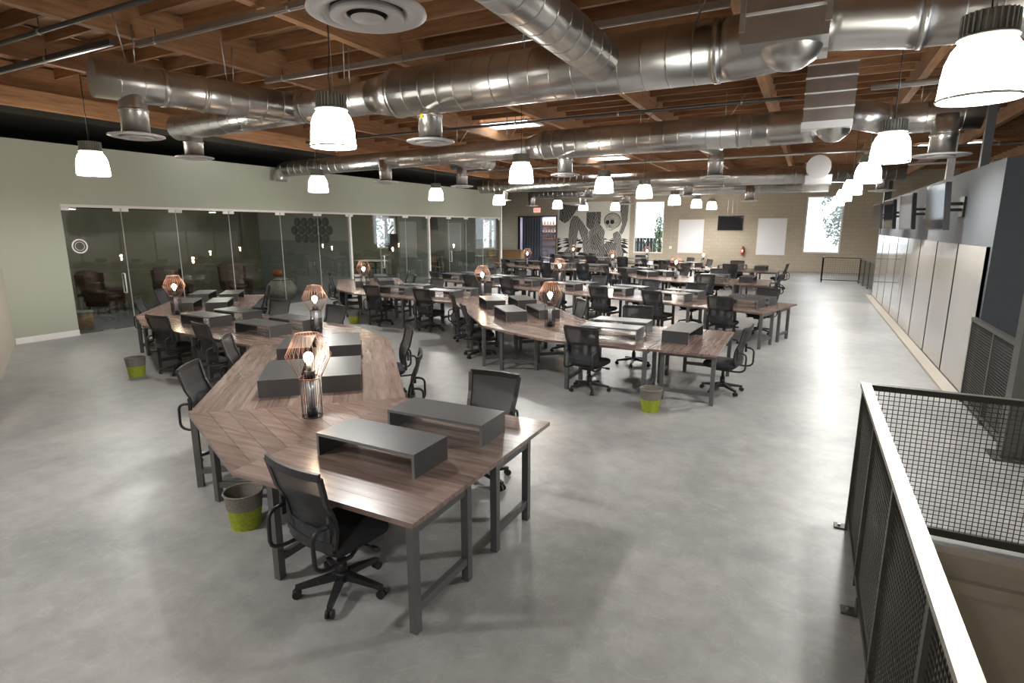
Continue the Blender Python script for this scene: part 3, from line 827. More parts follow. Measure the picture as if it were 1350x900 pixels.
# ---- desk banks
def V2(a): return Vector((math.cos(R(a)), math.sin(R(a)), 0))
rj = random.Random(3)
def section(start_left, ang, npairs, row, sec, seats_skip=(), one_riser=()):
    """run of back-to-back desk pairs; start_left = corner on the open-floor side; travels along ang"""
    d = V2(ang); nL = Vector((-d.y, d.x, 0)); nR = -nL
    rotF = math.atan2(-d.y, -d.x); rotB = math.atan2(d.y, d.x)
    for i in range(npairs):
        seat = '' if npairs == 1 else ('aisleward ' if i == 0 else 'wallward ') if npairs == 2 else ['first ', 'second ', 'third ', 'fourth ', 'fifth ', 'sixth ', 'seventh '][i]
        for side in (0, 1):
            nm = ('open-floor side', 'mural side')[side]
            mid = start_left + d*(1.6*(i+.5)) + nR*(.5 if side == 0 else 1.5)
            rot = rotF if side == 0 else rotB
            if side == 0: rect_desk(mid, rot, f'walnut plank desk, {nm}, {seat}place of {sec}, {row}', 'walnut desks in zigzag rows')
            else: rect_desk(mid, rot, f'walnut plank desk, {nm}, {seat}place of {sec}, {row}', 'walnut desks in zigzag rows', posts=(-.08, .46), xs=(-.77, .42))
            ly = V2(math.degrees(rot)+90); lx = V2(math.degrees(rot))     # local axes (y points to the spine)
            p = mid + ly*((.21 if side == 0 else .13)+rj.uniform(-.03, .03)) + lx*(rj.uniform(-.1, .06))
            riser(p, rot+rj.uniform(-.03, .03), f'charcoal monitor riser, {nm}, {seat}place of {sec}, {row}', 'charcoal monitor risers')
            if (i, side) in seats_skip: continue
            q = mid + ly*(-.34 if side == 0 else (-.47 if 'aisle' in sec else -.37)) + lx*rj.uniform(-.1, .1) + ly*rj.uniform(-.09, -.005)
            if row.endswith('farthest from mural') and side == 0 and 'aisle' in sec: q = mid + ly*-.36 + lx*.07
            jit = rj.uniform(-.16, .16) if not (row.endswith('farthest from mural') and 'aisle' in sec) else (-.14 if side == 0 else .03)
            chair(q.x, q.y, rot+math.pi/2+jit, f'black mesh chair, {nm}, {seat}place of {sec}, {row}')
    e = start_left + d*(1.6*npairs)
    return e, e+nR*2.0          # end corners: open-floor side, mural side

def bank(dy, row, endcap, skip4=()):
    off = Vector((0, dy, 0))
    l1, r1 = section(Vector((-1.91, 2.43, 0))+off, 180, 1, row, 'aisle end')
    d2_ = 132; n2 = V2(d2_+90)
    l2s = r1 + n2*2.0
    wedge_desk(r1, l1, l2s, f'triangular walnut corner desk joining aisle end and slanted stretch, {row}', 'triangular corner desks')
    l2, r2 = section(l2s, d2_, 2, row, 'slanted stretch')
    d3_ = 175; n3 = V2(d3_+90)
    wedge_desk(l2, r2, l2-n3*2.0, f'triangular walnut corner desk joining slanted and middle stretch, {row}', 'triangular corner desks')
    l3, r3 = section(l2, d3_, 2, row, 'middle stretch')
    d4_ = 134; n4 = V2(d4_+90)
    l4s = r3 + n4*2.0
    wedge_desk(r3, l3, l4s, f'triangular walnut corner desk joining middle stretch and wall end, {row}', 'triangular corner desks')
    section(l4s, d4_, 2, row, 'glass-wall end', skip4)
    for x, y, w in ((-3.91, 3.57, 'the corner by the aisle end'), (-7.1, 6.7, 'the corner by the middle stretch'), (-11.05, 6.85, 'the corner by the glass-wall end')):
        cage_lamp(x, y+dy, f'copper wire cage lamp on {w}, {row}')
    if endcap:
        c = Vector((-1.435, 8.92-5.43, 0))+off
        rect_desk(c, R(90), f'walnut plank desk set crosswise at the aisle, {row}', 'walnut desks in zigzag rows', L=2.0, D=.93, posts=(-.42, .28), xs=(.9, -.9))
        riser(Vector((-1.62, 8.95-5.43, 0))+off, R(86), f'charcoal monitor riser on the crosswise aisle desk, {row}', 'charcoal monitor risers')
        chair(-.98, 8.95-5.43+dy-.1, R(172), f'black mesh chair at the crosswise aisle desk, {row}')
ROW = {'A': 'desk row farthest from mural', 'B': 'fourth desk row from mural', 'C': 'straight desk row', 'D': 'second desk row from mural', 'E': 'desk row closest to mural'}
bank(0, ROW['A'], False)
bank(5.43, ROW['B'], True)
section(Vector((-.70, 12.35, 0)), 163, 7, ROW['C'], 'the run')
cage_lamp(-6.65, 16.0, 'copper wire cage lamp standing on the straight desk row')
bank(16.0, ROW['D'], True, skip4=((1, 0),))
bank(21.6, ROW['E'], True, skip4=((1, 0), (1, 1)))

# ---- wicker waste baskets
def make_basket():
    t = empty('waste_basket')
    N = 40
    def fn(u, v):
        a = 2*math.pi*u; z = .31*v
        r = .112+.038*v + .004*math.sin(20*a)*(1 if int(v*16) % 2 else -1)
        return (r*math.cos(a), r*math.sin(a), z)
    obj('woven_wall', MB().grid(fn, 80, 17, True, True), 'wicker', t)
    obj('inner_wall', MB().lathe([(.105, .012), (.143, .305)], 32), 'wicker', t)
    obj('bottom', MB().cyl((0, 0, 0), .112, .0, .012, 32), 'wicker', t)
    obj('rim', MB().tube([(.15*math.cos(2*math.pi*j/32), .15*math.sin(2*math.pi*j/32), .31) for j in range(33)], .009, 7, cap=False), 'wicker', t)
    return t
bp_ = make_basket()
for i, (px, py, lab) in enumerate(((325, 692, 'grey and lime wicker basket under corner of the desk row farthest from mural'), (857, 541, 'grey and yellow wicker basket beside the crosswise aisle desk, fourth row from mural'),
        (181, 495, 'grey and lime wicker basket by the wall-end chair, desk row farthest from mural'), (467, 425, 'yellow and grey wicker basket by the glass wall, fourth desk row from mural'))):
    o = bp_ if i == 0 else copy_tree(bp_)
    p = P(px, py); o.location = (p.x, p.y, 0); o.rotation_euler.z = i
    tag(o, lab, 'waste basket', 'two-tone wicker baskets')

# ================================================================== railings with wire mesh
def wire_grid(mb, o, du, dv, U, W, step, r=.0025):
    """woven wire panel from corner o spanning du*U, dv*W"""
    o = Vector(o); du = Vector(du); dv = Vector(dv)
    n = du.cross(dv)
    k = int(U/step)
    for i in range(1, k+1):
        p = o+du*(i*U/(k+1)); mb.bar(p+n*r, p+dv*W+n*r, r*2, r*2, up=n)
    k = int(W/step)
    for i in range(1, k+1):
        p = o+dv*(i*W/(k+1)); mb.bar(p-n*r, p+du*U-n*r, r*2, r*2, up=n)
RZ = 1.22
RX, RY = .51, 5.2
t = tag(empty('stair_railing', (RX, RY, 0)), 'brushed steel stair railing with dark wire mesh panels round the stairwell', 'railing')
# all parts in local coordinates; corner at origin, one leg towards -y, the other towards +x
obj('top_rail', MB().box(-.035, .035, -5.6, .03, RZ-.03, RZ), 'railsteel', t)
obj('top_rail', MB().box(.035, 3.4, -.03, .03, RZ-.045, RZ), 'darksteel', t)
obj('bottom_rail', MB().box(-.02, .02, -5.6, 0, .06, .10), 'darksteel', t)
obj('bottom_rail', MB().box(.02, 3.4, -.02, .02, .05, .11), 'darksteel', t)
for y in (0, -.95, -1.95, -2.95, -3.95, -4.95):
    pst = obj('post', MB().box(-.022, .022, y-.022, y+.022, 0, RZ-.03), 'darksteel', t)
for i, y in enumerate((-.1, -1.3, -2.5)):
    b = obj('base_bracket', MB().box(-.11, -.02, y-.045, y+.045, 0, .012).box(-.03, -.02, y-.04, y+.04, 0, .09), 'darksteel', t)
    obj('bolt', MB().cyl((-.075, y, 0), .012, .012, .026, 6, False), 'galv', b)
for x in (1.65, 3.35): obj('post', MB().box(x-.022, x+.022, -.022, .022, 0, RZ-.045), 'darksteel', t)
ys = (0, -.95, -1.95, -2.95, -3.95, -4.95)
for a, b in zip(ys, ys[1:]):
    mb = MB(); wire_grid(mb, (0, b+.022, .10), (0, 1, 0), (0, 0, 1), a-b-.044, RZ-.14, .036)
    obj('wire_panel', mb, 'wire', t)
for a, b in ((.022, 1.63), (1.67, 3.33)):
    mb = MB(); wire_grid(mb, (a, 0, .11), (1, 0, 0), (0, 0, 1), b-a, RZ-.16, .036)
    obj('wire_panel', mb, 'wire', t)
# short railing between square column and slate wall end
t = tag(empty('stair_railing', (2.14, 7.7, 0)), 'short dark wire mesh railing between square column and slate wall end', 'railing')
obj('top_rail', MB().box(-.03, .03, .0, 2.2, RZ-.05, RZ), 'darksteel', t)
obj('bottom_rail', MB().box(-.02, .02, .0, 2.2, .06, .10), 'darksteel', t)
for y in (.03, 1.1, 2.17): obj('post', MB().box(-.022, .022, y-.022, y+.022, 0, RZ-.05), 'darksteel', t)
for a, b in ((.05, 1.08), (1.12, 2.15)):
    mb = MB(); wire_grid(mb, (0, a, .10), (0, 1, 0), (0, 0, 1), b-a, RZ-.16, .036)
    obj('wire_panel', mb, 'wire', t)
t = tag(empty('stair_railing', (2.14, 7.5, 0)), 'short dark wire mesh railing leading from square column towards stairs', 'railing')
obj('top_rail', MB().box(.0, 2.4, -.03, .03, RZ-.05, RZ), 'darksteel', t)
obj('bottom_rail', MB().box(.0, 2.4, -.02, .02, .06, .10), 'darksteel', t)
for x in (.13, 1.2, 2.37): obj('post', MB().box(x-.022, x+.022, -.022, .022, 0, RZ-.05), 'darksteel', t)
for a, b in ((.15, 1.18), (1.22, 2.35)):
    mb = MB(); wire_grid(mb, (a, 0, .10), (1, 0, 0), (0, 0, 1), b-a, RZ-.16, .04)
    obj('wire_panel', mb, 'wire', t)
# far railing
t = tag(empty('stair_railing', (.65, 29.4, 0)), 'dark tubular stair railing in front of the far window', 'railing')
FZ = 1.1
runs = [((0, 0), (1.45, 0)), ((1.45, 0), (1.75, -5)), ((0, 0), (0, 1.2))]
for (x0, y0), (x1, y1) in runs:
    obj('top_rail', MB().bar((x0, y0, FZ), (x1, y1, FZ), .05, .04), 'darksteel', t)
    obj('bottom_rail', MB().bar((x0, y0, .1), (x1, y1, .1), .04, .04), 'darksteel', t)
    L = math.hypot(x1-x0, y1-y0); k = max(1, int(L/1.2))
    for i in range(k+1):
        x = x0+(x1-x0)*i/k; y = y0+(y1-y0)*i/k
        obj('post', MB().box(x-.025, x+.025, y-.025, y+.025, 0, FZ-.02), 'darksteel', t)
    if L > 1.3:
        mb = MB(); dd = Vector((x1-x0, y1-y0, 0)).normalized()
        wire_grid(mb, (x0, y0, .12), dd, (0, 0, 1), L, FZ-.14, .1, .003); obj('wire_panel', mb, 'wire', t)

# ================================================================== partition wall: glossy panels, screens
edges = [9.99, 11.73, 13.46, 15.3, 17.15, 18.96, 20.76, 22.5, 24.15]
ordn = ['first', 'second', 'third', 'fourth', 'fifth', 'sixth', 'seventh', 'eighth']
for i in range(8):
    y0, y1 = edges[i]+.025, edges[i+1]-.025
    t = tag(empty('wall_panel', (XR, (y0+y1)/2, 0)), f'tall glossy white panel on the slate wall, {ordn[i]} from the stairs', 'wall panel', 'glossy white panels along the slate wall')
    w = (y1-y0)/2
    obj('board', MB().box(-.04, -.005, -w, w, .06, 2.18), 'gloss', t)
    obj('edge_strip', MB().box(-.042, -.003, w-.018, w, .06, 2.18), 'black', t)
    obj('edge_strip', MB().box(-.042, -.003, -w, -w+.018, .06, 2.18), 'black', t)
    obj('bottom_track', MB().box(-.05, 0, -w-.02, w+.02, .045, .06), 'black', t)
for i, y in enumerate((12.0, 15.4, 18.6, 21.8)):
    t = tag(empty('wall_screen', (XR, y, 2.78)), f'black flat screen on a wall arm above panels, {ordn[i]} from the stairs', 'television', 'screens on the slate wall')
    ang = R(7)
    def tr(mb, ang=ang):
        c, s = math.cos(ang), math.sin(ang); tl = R(4)
        mb.v = [(-.36+(x*c-y_*s)+z*math.tan(tl)*-1, x*s+y_*c, z) for x, y_, z in mb.v]; return mb
    hd = obj('housing', tr(MB().box(-.03, .05, -.47, .47, -.38, .38)), 'black', t)
    obj('screen', tr(MB().box(-.034, -.0305, -.45, .45, -.355, .355)), 'screen', hd)
    obj('rear_cover', tr(MB().box(.04, .075, -.35, .35, -.3, .15)), 'black', hd)
    obj('wall_bracket', MB().box(-.03, 0, -.15, .15, -.16, .16), 'black', t)
    obj('arm', MB().bar((-.02, .0, .05), (-.30, .0, .05), .06, .05).bar((-.02, 0, -.05), (-.30, 0, -.05), .06, .05), 'black', t)

# ================================================================== far wall
def panel_thing(name, x0, x1, z0, z1, m, fm, lab, cat, group=None, d=.02):
    t = tag(empty(name, ((x0+x1)/2, YF, (z0+z1)/2)), lab, cat, group)
    w, h = (x1-x0)/2, (z1-z0)/2
    obj('surface', MB().box(-w, w, -d, 0, -h, h), m, t)
    f = MB()
    for s in (-1, 1): f.box(s*w-.015, s*w+.015, -d-.008, 0, -h-.015, h+.015); f.box(-w, w, -d-.008, 0, s*h-.015, s*h+.015)
    obj('frame', f, fm, t)
    return t
panel_thing('whiteboard', -7.1, -5.66, .92, 2.88, 'board', 'offwhite', 'white wall board between the mural window and the television', 'whiteboard')
panel_thing('whiteboard', -2.67, -1.2, .9, 2.92, 'board', 'offwhite', 'white wall board between television and far window', 'whiteboard')
t = panel_thing('television', -4.86, -3.5, 2.27, 3.08, 'screen', 'black', 'black flat television mounted between the two far whiteboards', 'television', d=.06)
for i, x in enumerate((-.2, .05, .3)): obj('cable', MB().bar((x, -.02, .4), (x+.02, -.02, 1.35), .015, .015), 'galv', t)
# fire extinguisher
t = tag(empty('fire_extinguisher', (-3.4, YF-.1, .86)), 'red fire extinguisher hung under the television by a whiteboard', 'extinguisher')
obj('cylinder', MB().lathe([(.001, 0), (.075, 0), (.08, .02), (.08, .34), (.06, .4), (.03, .43), (.001, .43)], 20), 'red', t)
obj('valve', MB().cyl((0, 0, 0), .022, .43, .5, 10).box(-.02, .06, -.012, .012, .47, .5), 'black', t)
obj('hose', MB().tube([(.02, 0, .46), (.1, 0, .4), (.105, 0, .15)], .012, 8), 'black', t)
obj('label', MB().box(-.05, .05, -.084, -.079, .15, .3), 'white', t)
obj('bracket', MB().box(-.03, .03, .07, .1, .1, .35), 'galv', t)
# thermostat + conduit
t = tag(empty('wall_switch', (-7.55, YF, 1.22)), 'small white wall switch with conduit right of the mural window', 'switch')
obj('plate', MB().box(-.08, .08, -.03, 0, -.08, .08), 'white', t)
obj('toggle', MB().box(-.015, .015, -.045, -.03, -.03, .03), 'offwhite', t)
obj('conduit', MB().box(-.012, .012, -.02, 0, .08, 2.9), 'galv', t)
# exit sign
t = tag(empty('exit_sign', (-16.6, YF-.03, 3.57)), 'small red lettered exit sign above the bar doorway', 'exit sign')
obj('box', MB().box(-.24, .24, -.03, .03, -.15, .15), 'exit', t)
fc = bpy.data.curves.new('letters', 'FONT'); fc.body = 'EXIT'; fc.size = .2; fc.extrude = .004; fc.align_x = 'CENTER'; fc.align_y = 'CENTER'
fo_ = bpy.data.objects.new('letters_tmp', fc); COL.objects.link(fo_)
dg = bpy.context.evaluated_depsgraph_get(); lm_ = bpy.data.meshes.new_from_object(fo_.evaluated_get(dg)); bpy.data.objects.remove(fo_)
lo_ = obj('letters', lm_, 'exitred', t, (0, -.034, 0)); lo_.rotation_euler = (R(90), 0, 0)

# mural: white panel with checkered floor and engraved figures
MX0, MX1, MZ0, MZ1 = -15.05, -10.15, .05, 4.05
t = tag(empty('mural', (MX0, YF, MZ0)), 'large black and white engraved mural with skull, bottle and checkered floor', 'mural')
MW, MH = MX1-MX0, MZ1-MZ0
obj('canvas', MB().box(0, MW, -.03, 0, 0, MH), 'muralw', t)
def mpoly(name, pts, m, layer, parent=t):
    """flat painted shape; pts in fractions of the mural"""
    y = -.031-.002*layer
    q = [(x*MW, z*MH) for x, z in pts]
    n = len(q)
    mb = MB(); mb._add([(x, y, z) for x, z in q]+[(x, y+.0015, z) for x, z in q], [tuple(range(n)), tuple(range(2*n-1, n-1, -1))]+[(i, n+i, n+(i+1) % n, (i+1) % n) for i in range(n)])
    return obj(name, mb, m, parent, fix=True)
def ell(cx, cz, rx, rz, n=22): return [(cx+rx*math.cos(2*math.pi*i/n), cz+rz*math.sin(2*math.pi*i/n)) for i in range(n)]
# checker floor in one-point perspective, horizon at .52, floor from z=.4 down to 0
tiles = []
vx = .5
rowz = [.42, .40, .37, .33, .27, .19, .09, 0]
for r_ in range(len(rowz)-1):
    za, zb = rowz[r_], rowz[r_+1]
    ka, kb = (.54-za), (.54-zb)
    for c_ in range(-12, 12):
        if (c_+r_) % 2: continue
        w0 = .52
        q = [(vx+c_*w0*ka, za), (vx+(c_+1)*w0*ka, za), (vx+(c_+1)*w0*kb, zb), (vx+c_*w0*kb, zb)]
        q = [(min(1, max(0, x)), z) for x, z in q]
        if max(x for x, _ in q)-min(x for x, _ in q) > .01: tiles.append(q)
for q in tiles: mpoly('floor_tile', q, 'muralb', 0)
mpoly('draped_cloth', [(.03, .98), (.30, .93), (.24, .82), (.16, .70), (.10, .66), (.02, .72)], 'hatch1', 1)
mpoly('bent_leg', [(.18, .70), (.22, .78), (.28, .78), (.36, .68), (.44, .54), (.46, .16), (.38, .18), (.36, .38), (.30, .56), (.28, .36), (.26, .16), (.12, .14), (.10, .2), (.17, .28), (.16, .46)], 'hatch2', 2)
mpoly('foot', [(.08, .05), (.10, .18), (.27, .2), (.26, .08), (.2, .04)], 'hatch1', 3)
mpoly('crown_block', [(.41, .62), (.41, .84), (.61, .84), (.61, .66), (.55, .56), (.46, .56)], 'hatch1', 3)
mpoly('bottle_shape', [(.45, .16), (.45, .52), (.5, .6), (.52, .66), (.52, .78), (.58, .78), (.58, .66), (.62, .62), (.67, .54), (.66, .16)], 'hatch2', 4)
mpoly('bottle_label', [(.48, .24), (.48, .44), (.56, .5), (.62, .44), (.62, .24)], 'hatch1', 5)
mpoly('raised_arm', [(.86, .52), (.9, .64), (.88, .78), (.86, .96), (.9, 1), (.98, .98), (.97, .7), (.93, .54), (.9, .48)], 'hatch2', 3)
mpoly('shoulder', [(.78, .5), (.84, .54), (.89, .48), (.9, .3), (.94, .16), (.86, .08), (.8, .2)], 'hatch2', 4)
mpoly('folded_arm', [(.58, .14), (.6, .26), (.7, .36), (.82, .34), (.84, .22), (.72, .16)], 'hatch1', 5)
mpoly('plinth', [(.44, .08), (.44, .17), (.72, .17), (.7, .08)], 'hatch1', 6)
mpoly('skull_outline', ell(.77, .70, .115, .125), 'muralb', 4); sk = mpoly('skull', ell(.77, .70, .105, .115), 'bone', 5)
mpoly('jaw', [(.67, .66), (.69, .56), (.76, .54), (.82, .58), (.82, .66)], 'bone', 6)
mpoly('eye_socket', ell(.705, .675, .026, .036, 12), 'muralb', 7); mpoly('eye_socket', ell(.768, .68, .028, .036, 12), 'muralb', 7)
mpoly('nose_hole', [(.725, .6), (.735, .635), (.745, .6)], 'muralb', 7); mpoly('teeth', [(.69, .565), (.69, .585), (.76, .58), (.76, .56)], 'muralw', 7)
mpoly('collar', [(.66, .46), (.78, .5), (.78, .44), (.67, .42)], 'muralw', 6)

# bar alcove behind the far doorway
struct('wall_bar_back', MB().box(-18.3, -14.9, YF+1.8, YF+1.95, 0, 3.3), 'lilac')
struct('wall_bar_sides', MB().box(-18.4, -18.3, YF+.25, YF+1.95, 0, 3.3).box(-15.0, -14.9, YF+.25, YF+1.8, 0, 3.3), 'lilac')
struct('ceiling_bar', MB().box(-18.4, -14.9, YF+.25, YF+1.95, 3.3, 3.4), 'offwhite')
f = MB(); f.box(-18.06, -18.0, YF-.02, YF+.25, 0, 3.16).box(-15.2, -15.14, YF-.02, YF+.25, 0, 3.16).box(-18.06, -15.14, YF-.02, YF+.25, 3.13, 3.19)
struct('door_1', f, 'darksteel')
t = tag(empty('curtain', (-17.25, YF+.5, 0)), 'dark blue grey curtain hanging inside the bar doorway', 'curtain')
obj('cloth', MB().grid(lambda u, v: (-.7+1.5*u, .06*math.sin(u*46), .05+3.05*v), 61, 4), 'curtain', t)
obj('rod', MB().tube([(-.8, 0, 3.12), (.9, 0, 3.12)], .02, 10), 'darksteel', t)
for i, z in enumerate((1.15, 1.65, 2.1, 2.6)):
    t = tag(empty('wall_shelf', (-16.5, YF+1.65, z)), f'brown bar shelf inside the doorway, {ordn[i]} from the floor', 'shelf', 'bar shelves')
    obj('board', MB().box(-.65, .65, -.14, .14, -.025, .025), 'counter', t)
    for x in (-.5, .5): obj('bracket', MB().bar((x, .13, -.15), (x, -.1, -.025), .03, .03), 'darksteel', t)
    if i >= 1:
        for k in range(5):
            b = tag(empty('bottle', (-16.95+.22*k, YF+1.6, z+.025)), f'brown glass bottle, {ordn[k]} from the curtain on the {ordn[i]} bar shelf from the floor', 'bottle', f'bottles on the {ordn[i]} bar shelf')
            obj('glass', MB().lathe([(.001, 0), (.04, 0), (.042, .15), (.016, .21), (.015, .27), (.001, .27)], 12), 'bottle', b)
            obj('cap', MB().cyl((0, 0, 0), .018, .27, .3, 10), 'black', b)
ld = bpy.data.lights.new('bar_light', 'AREA'); ld.energy = 60; ld.size = 2.0; ld.size_y = .4; ld.shape = 'RECTANGLE'
l = bpy.data.objects.new('bar_light', ld); COL.objects.link(l); l.location = (-16.2, YF+1.0, 3.25)

# reception counter by the bar
t = tag(empty('reception_counter', (-16.2, 30.9, 0), R(8)), 'oak veneer reception counter with yellow side panel near the bar doorway', 'counter')
obj('front', MB().box(-.9, .9, -.35, .35, .08, 1.06), 'counter', t)
obj('top', MB().box(-.95, .95, -.4, .4, 1.06, 1.1), 'counter', t)
obj('plinth', MB().box(-.85, .85, -.3, .3, 0, .08), 'black', t)
obj('side_panel', MB().box(-1.25, -.9, -.3, .3, .55, 1.06), 'yellow', t)
obj('side_base', MB().box(-1.25, -.9, -.3, .3, 0, .55), 'olive', t)
obj('tap', MB().tube([(.7, 0, 1.1), (.7, 0, 1.3), (.62, 0, 1.34), (.5, 0, 1.3)], .012, 8), 'black', t)

# bar stools
def make_stool(seat_m='black'):
    t = empty('bar_stool')
    obj('seat', MB().puff((0, 0, .75), (.38, .36, .05), .4, 18, 6), seat_m, t)
    for x in (-1, 1):
        for y in (-1, 1): obj('leg', MB().tube([(x*.14, y*.13, .73), (x*.2, y*.19, 0)], .012, 8), 'black', t)
    ring = MB()
    for a_, b_ in (((-.18, -.17), (.18, -.17)), ((.18, -.17), (.18, .17)), ((.18, .17), (-.18, .17)), ((-.18, .17), (-.18, -.17))): ring.bar((*a_, .28), (*b_, .28), .016, .016)
    obj('foot_ring', ring, 'black', t)
    obj('back_rail', MB().tube([(-.17, -.16, .74), (-.18, -.2, 1.0)]+arc((-.18, -.2, 1.0), (0, -.28, 1.04), (.18, -.2, 1.0), 6)+[(.17, -.16, .74)], .012, 8), 'black', t)
    return t
sp = make_stool()
for i, (x, y, rz, lab) in enumerate(((-14.55, 32.6, .4, 'black tubular bar stool in front of bar doorway'), (-13.7, 33.0, -.5, 'black tubular bar stool in front of the mural edge by the bar'), (-9.6, 32.6, 1.2, 'black tubular bar stool between mural and window'))):
    o = sp if i == 0 else copy_tree(sp)
    o.location = (x, y, 0); o.rotation_euler.z = rz; tag(o, lab, 'bar stool', 'black bar stools by the far wall')

# ================================================================== glass wall and the rooms behind it
GY = [6.83, 8.1, 9.45, 11.0, 12.8, 14.35, 15.85, 17.5, 19.1, 20.7, 22.3, 23.8, 25.4, 27.22]
GZ0, GZ1 = .02, 2.89
for i in range(len(GY)-1):
    y0, y1 = GY[i]+.006, GY[i+1]-.006
    door = i in (0, 7, 10)
    t = tag(empty('glass_door' if door else 'glass_panel', (XL-.04, (y0+y1)/2, GZ0)), ['frameless glass door of the lounge with ring decal', None, None, None, None, None, None, 'frameless glass door of the room with a screen', None, None, 'frameless glass door of the room with wooden chairs'][i] if door else f'frameless glass wall panel, {"lounge" if i < 6 else "screen room" if i < 9 else "wooden chair room"}, {["", "first", "second", "third", "fourth", "fifth", "", "", "second", "", "", "second", "third"][i] or "first"} beside its door', 'glass door' if door else 'glass panel', None if door else 'glass wall panels')
    w = (y1-y0)/2
    obj('pane', MB().box(-.006, .006, -w, w, 0, GZ1-GZ0), 'glass', t)
    for s in (-1, 1): obj('edge', MB().box(-.0065, .0065, s*w-.003, s*w+.003, 0, GZ1-GZ0), 'roomlight', t)
    for s in (-1, 1):
        obj('patch_fitting', MB().box(-.016, .016, s*(w-.09)-.08, s*(w-.09)+.08, GZ1-GZ0-.075, GZ1-GZ0), 'white', t)
    if door:
        hy = w-.12 if i == 0 else -w+.12
        h = MB()
        for sx in (-1, 1):
            h.tube([(sx*.006, hy, .85), (sx*.06, hy, .85), (sx*.06, hy, 1.32), (sx*.006, hy, 1.32)], .016, 8)
        obj('pull_handle', h, 'white', t)
        obj('floor_pivot', MB().box(-.02, .02, -.12, .12, -.018, .03), 'chrome', t)
    if i == 0:
        dec = MB().lathe([(.135, 0), (.165, 0)], 36, smooth=False)
        dec.lathe([(.09, 0), (.1, 0)], 30, smooth=False)
        dec.v = [(.009, x, 2.0+y) for x, y, z in dec.v]
        dc = obj('ring_decal', dec, 'white', t, (0, -w+.28, 0))
for y in (15.86, 20.72): struct('trim_5' if y < 16 else 'trim_6', MB().box(XL-.1, XL+.01, y-.04, y+.04, 0, 2.89), 'offwhite')

def light_room(x, y):
    ld = bpy.data.lights.new('room_light', 'POINT'); ld.energy = ROOM_W; ld.shadow_soft_size = .12; ld.color = (1, .95, .85)
    can = tag(empty('ceiling_light', (x, y, 2.9)), 'small round ceiling light in the '+('lounge' if y < 15.8 else 'screen room' if y < 20.7 else 'wooden chair room')+(' near the door' if int(y*10) % 2 else ' further in'), 'ceiling light', 'round lights in the glass rooms')
    obj('can', MB().lathe([(.001, .1), (.1, .1), (.1, 0), (.08, 0), (.08, .03), (.001, .03)], 20), 'white', can)
    obj('lens', MB().cyl((0, 0, 0), .075, .01, .02, 20), 'skylight', can)
    l = bpy.data.objects.new('room_light', ld); COL.objects.link(l); l.parent = can; l.location = (0, 0, -.1)
for x, y in ((-17, 8.1), (-17.2, 12.2), (-17, 18.3), (-17, 23.1)): light_room(x, y)

# felt discs on the lounge end wall
k = 0
for r_, (n_, x0_, z_) in enumerate(((5, -17.42, 2.63), (6, -17.6, 2.33), (5, -17.42, 2.03))):
    for c_ in range(n_):
        o = tag(empty('felt_disc', (x0_+.36*c_, 15.85, z_)), f'round grey felt disc, {ordn[c_]} from the outer wall in the {["top", "middle", "bottom"][r_]} row', 'wall disc', 'felt discs in the lounge')
        md = MB().lathe([(.001, .05), (.13, .05), (.16, .03), (.168, 0)], 20, smooth=False); md.v = [(x, -z, y) for x, y, z in md.v]
        obj('disc', md, 'felt', o)
        md = MB().lathe([(.04, .058), (.05, .062), (.06, .058)], 14); md.v = [(x, -z, y) for x, y, z in md.v]
        obj('stitch_ring', md, 'roomgrey', o)

# lounge furniture
def make_armchair(cushion=None):
    t = empty('armchair')
    obj('seat_cushion', MB().puff((0, .05, .44), (.56, .58, .16), .35, 20, 8), 'leather', t)
    obj('frame', MB().box(-.36, .36, -.32, .34, .22, .37), 'leather', t)
    obj('backrest', MB().grid(lambda u, v: (-.36+.72*u, -.34-.16*v-.05*math.cos((u-.5)*3.1), .4+.78*v+.04*math.sin(u*math.pi)), 11, 8).grid(lambda u, v: (-.36+.72*u, -.22-.14*v-.05*math.cos((u-.5)*3.1), .4+.76*v+.04*math.sin(u*math.pi)), 11, 8), 'leather', t)
    for s in (-1, 1):
        obj('wing', MB().bar((s*.37, -.36, .5), (s*.39, -.36, 1.12), .07, .26, up=(0, 1, 0)), 'leather', t)
        obj('arm', MB().bar((s*.38, -.3, .5), (s*.38, .3, .48), .12, .28).tube([(s*.38, -.3, .63), (s*.38, .33, .61)], .075, 12), 'leather', t)
        for y in (-.26, .28): obj('leg', MB().tube([(s*.3, y, .22), (s*.33, y*1.12, 0)], .03, 8, r2=.016), 'leather', t)
    if cushion: obj('cushion', MB().puff((0, -.1, .68), (.42, .16, .36), .5, 18, 9), cushion, t)
    return t
for x, y, rz, cu, lab in ((-18.0, 9.1, R(-60), None, 'dark leather wing armchair in the lounge beside the sage wall'), (-17.6, 10.9, R(-100), 'orange', 'dark leather armchair with orange cushion in the lounge'), (-17.3, 12.9, R(-110), None, 'dark leather armchair in the lounge next to the beanbag')):
    a = make_armchair(cu); a.location = (x, y, .012); a.rotation_euler.z = rz; tag(a, lab, 'armchair', 'lounge armchairs')
bb = tag(empty('beanbag', (-15.75, 13.45, .012)), 'grey beanbag behind the lounge glass', 'beanbag')
obj('sack', MB().grid(lambda u, v: ((.47*math.sin(math.pi*min(.999, v*.86+.1))**.7+.02)*math.cos(2*math.pi*u)*(1+.04*math.sin(5*2*math.pi*u)), (.47*math.sin(math.pi*min(.999, v*.86+.1))**.7+.02)*math.sin(2*math.pi*u), .78*v), 28, 12, True, True), 'sack', bb)
obj('seam', MB().tube([(.3*math.cos(2*math.pi*j/24), .3*math.sin(2*math.pi*j/24), .70) for j in range(25)], .012, 6, cap=False), 'felt', bb)
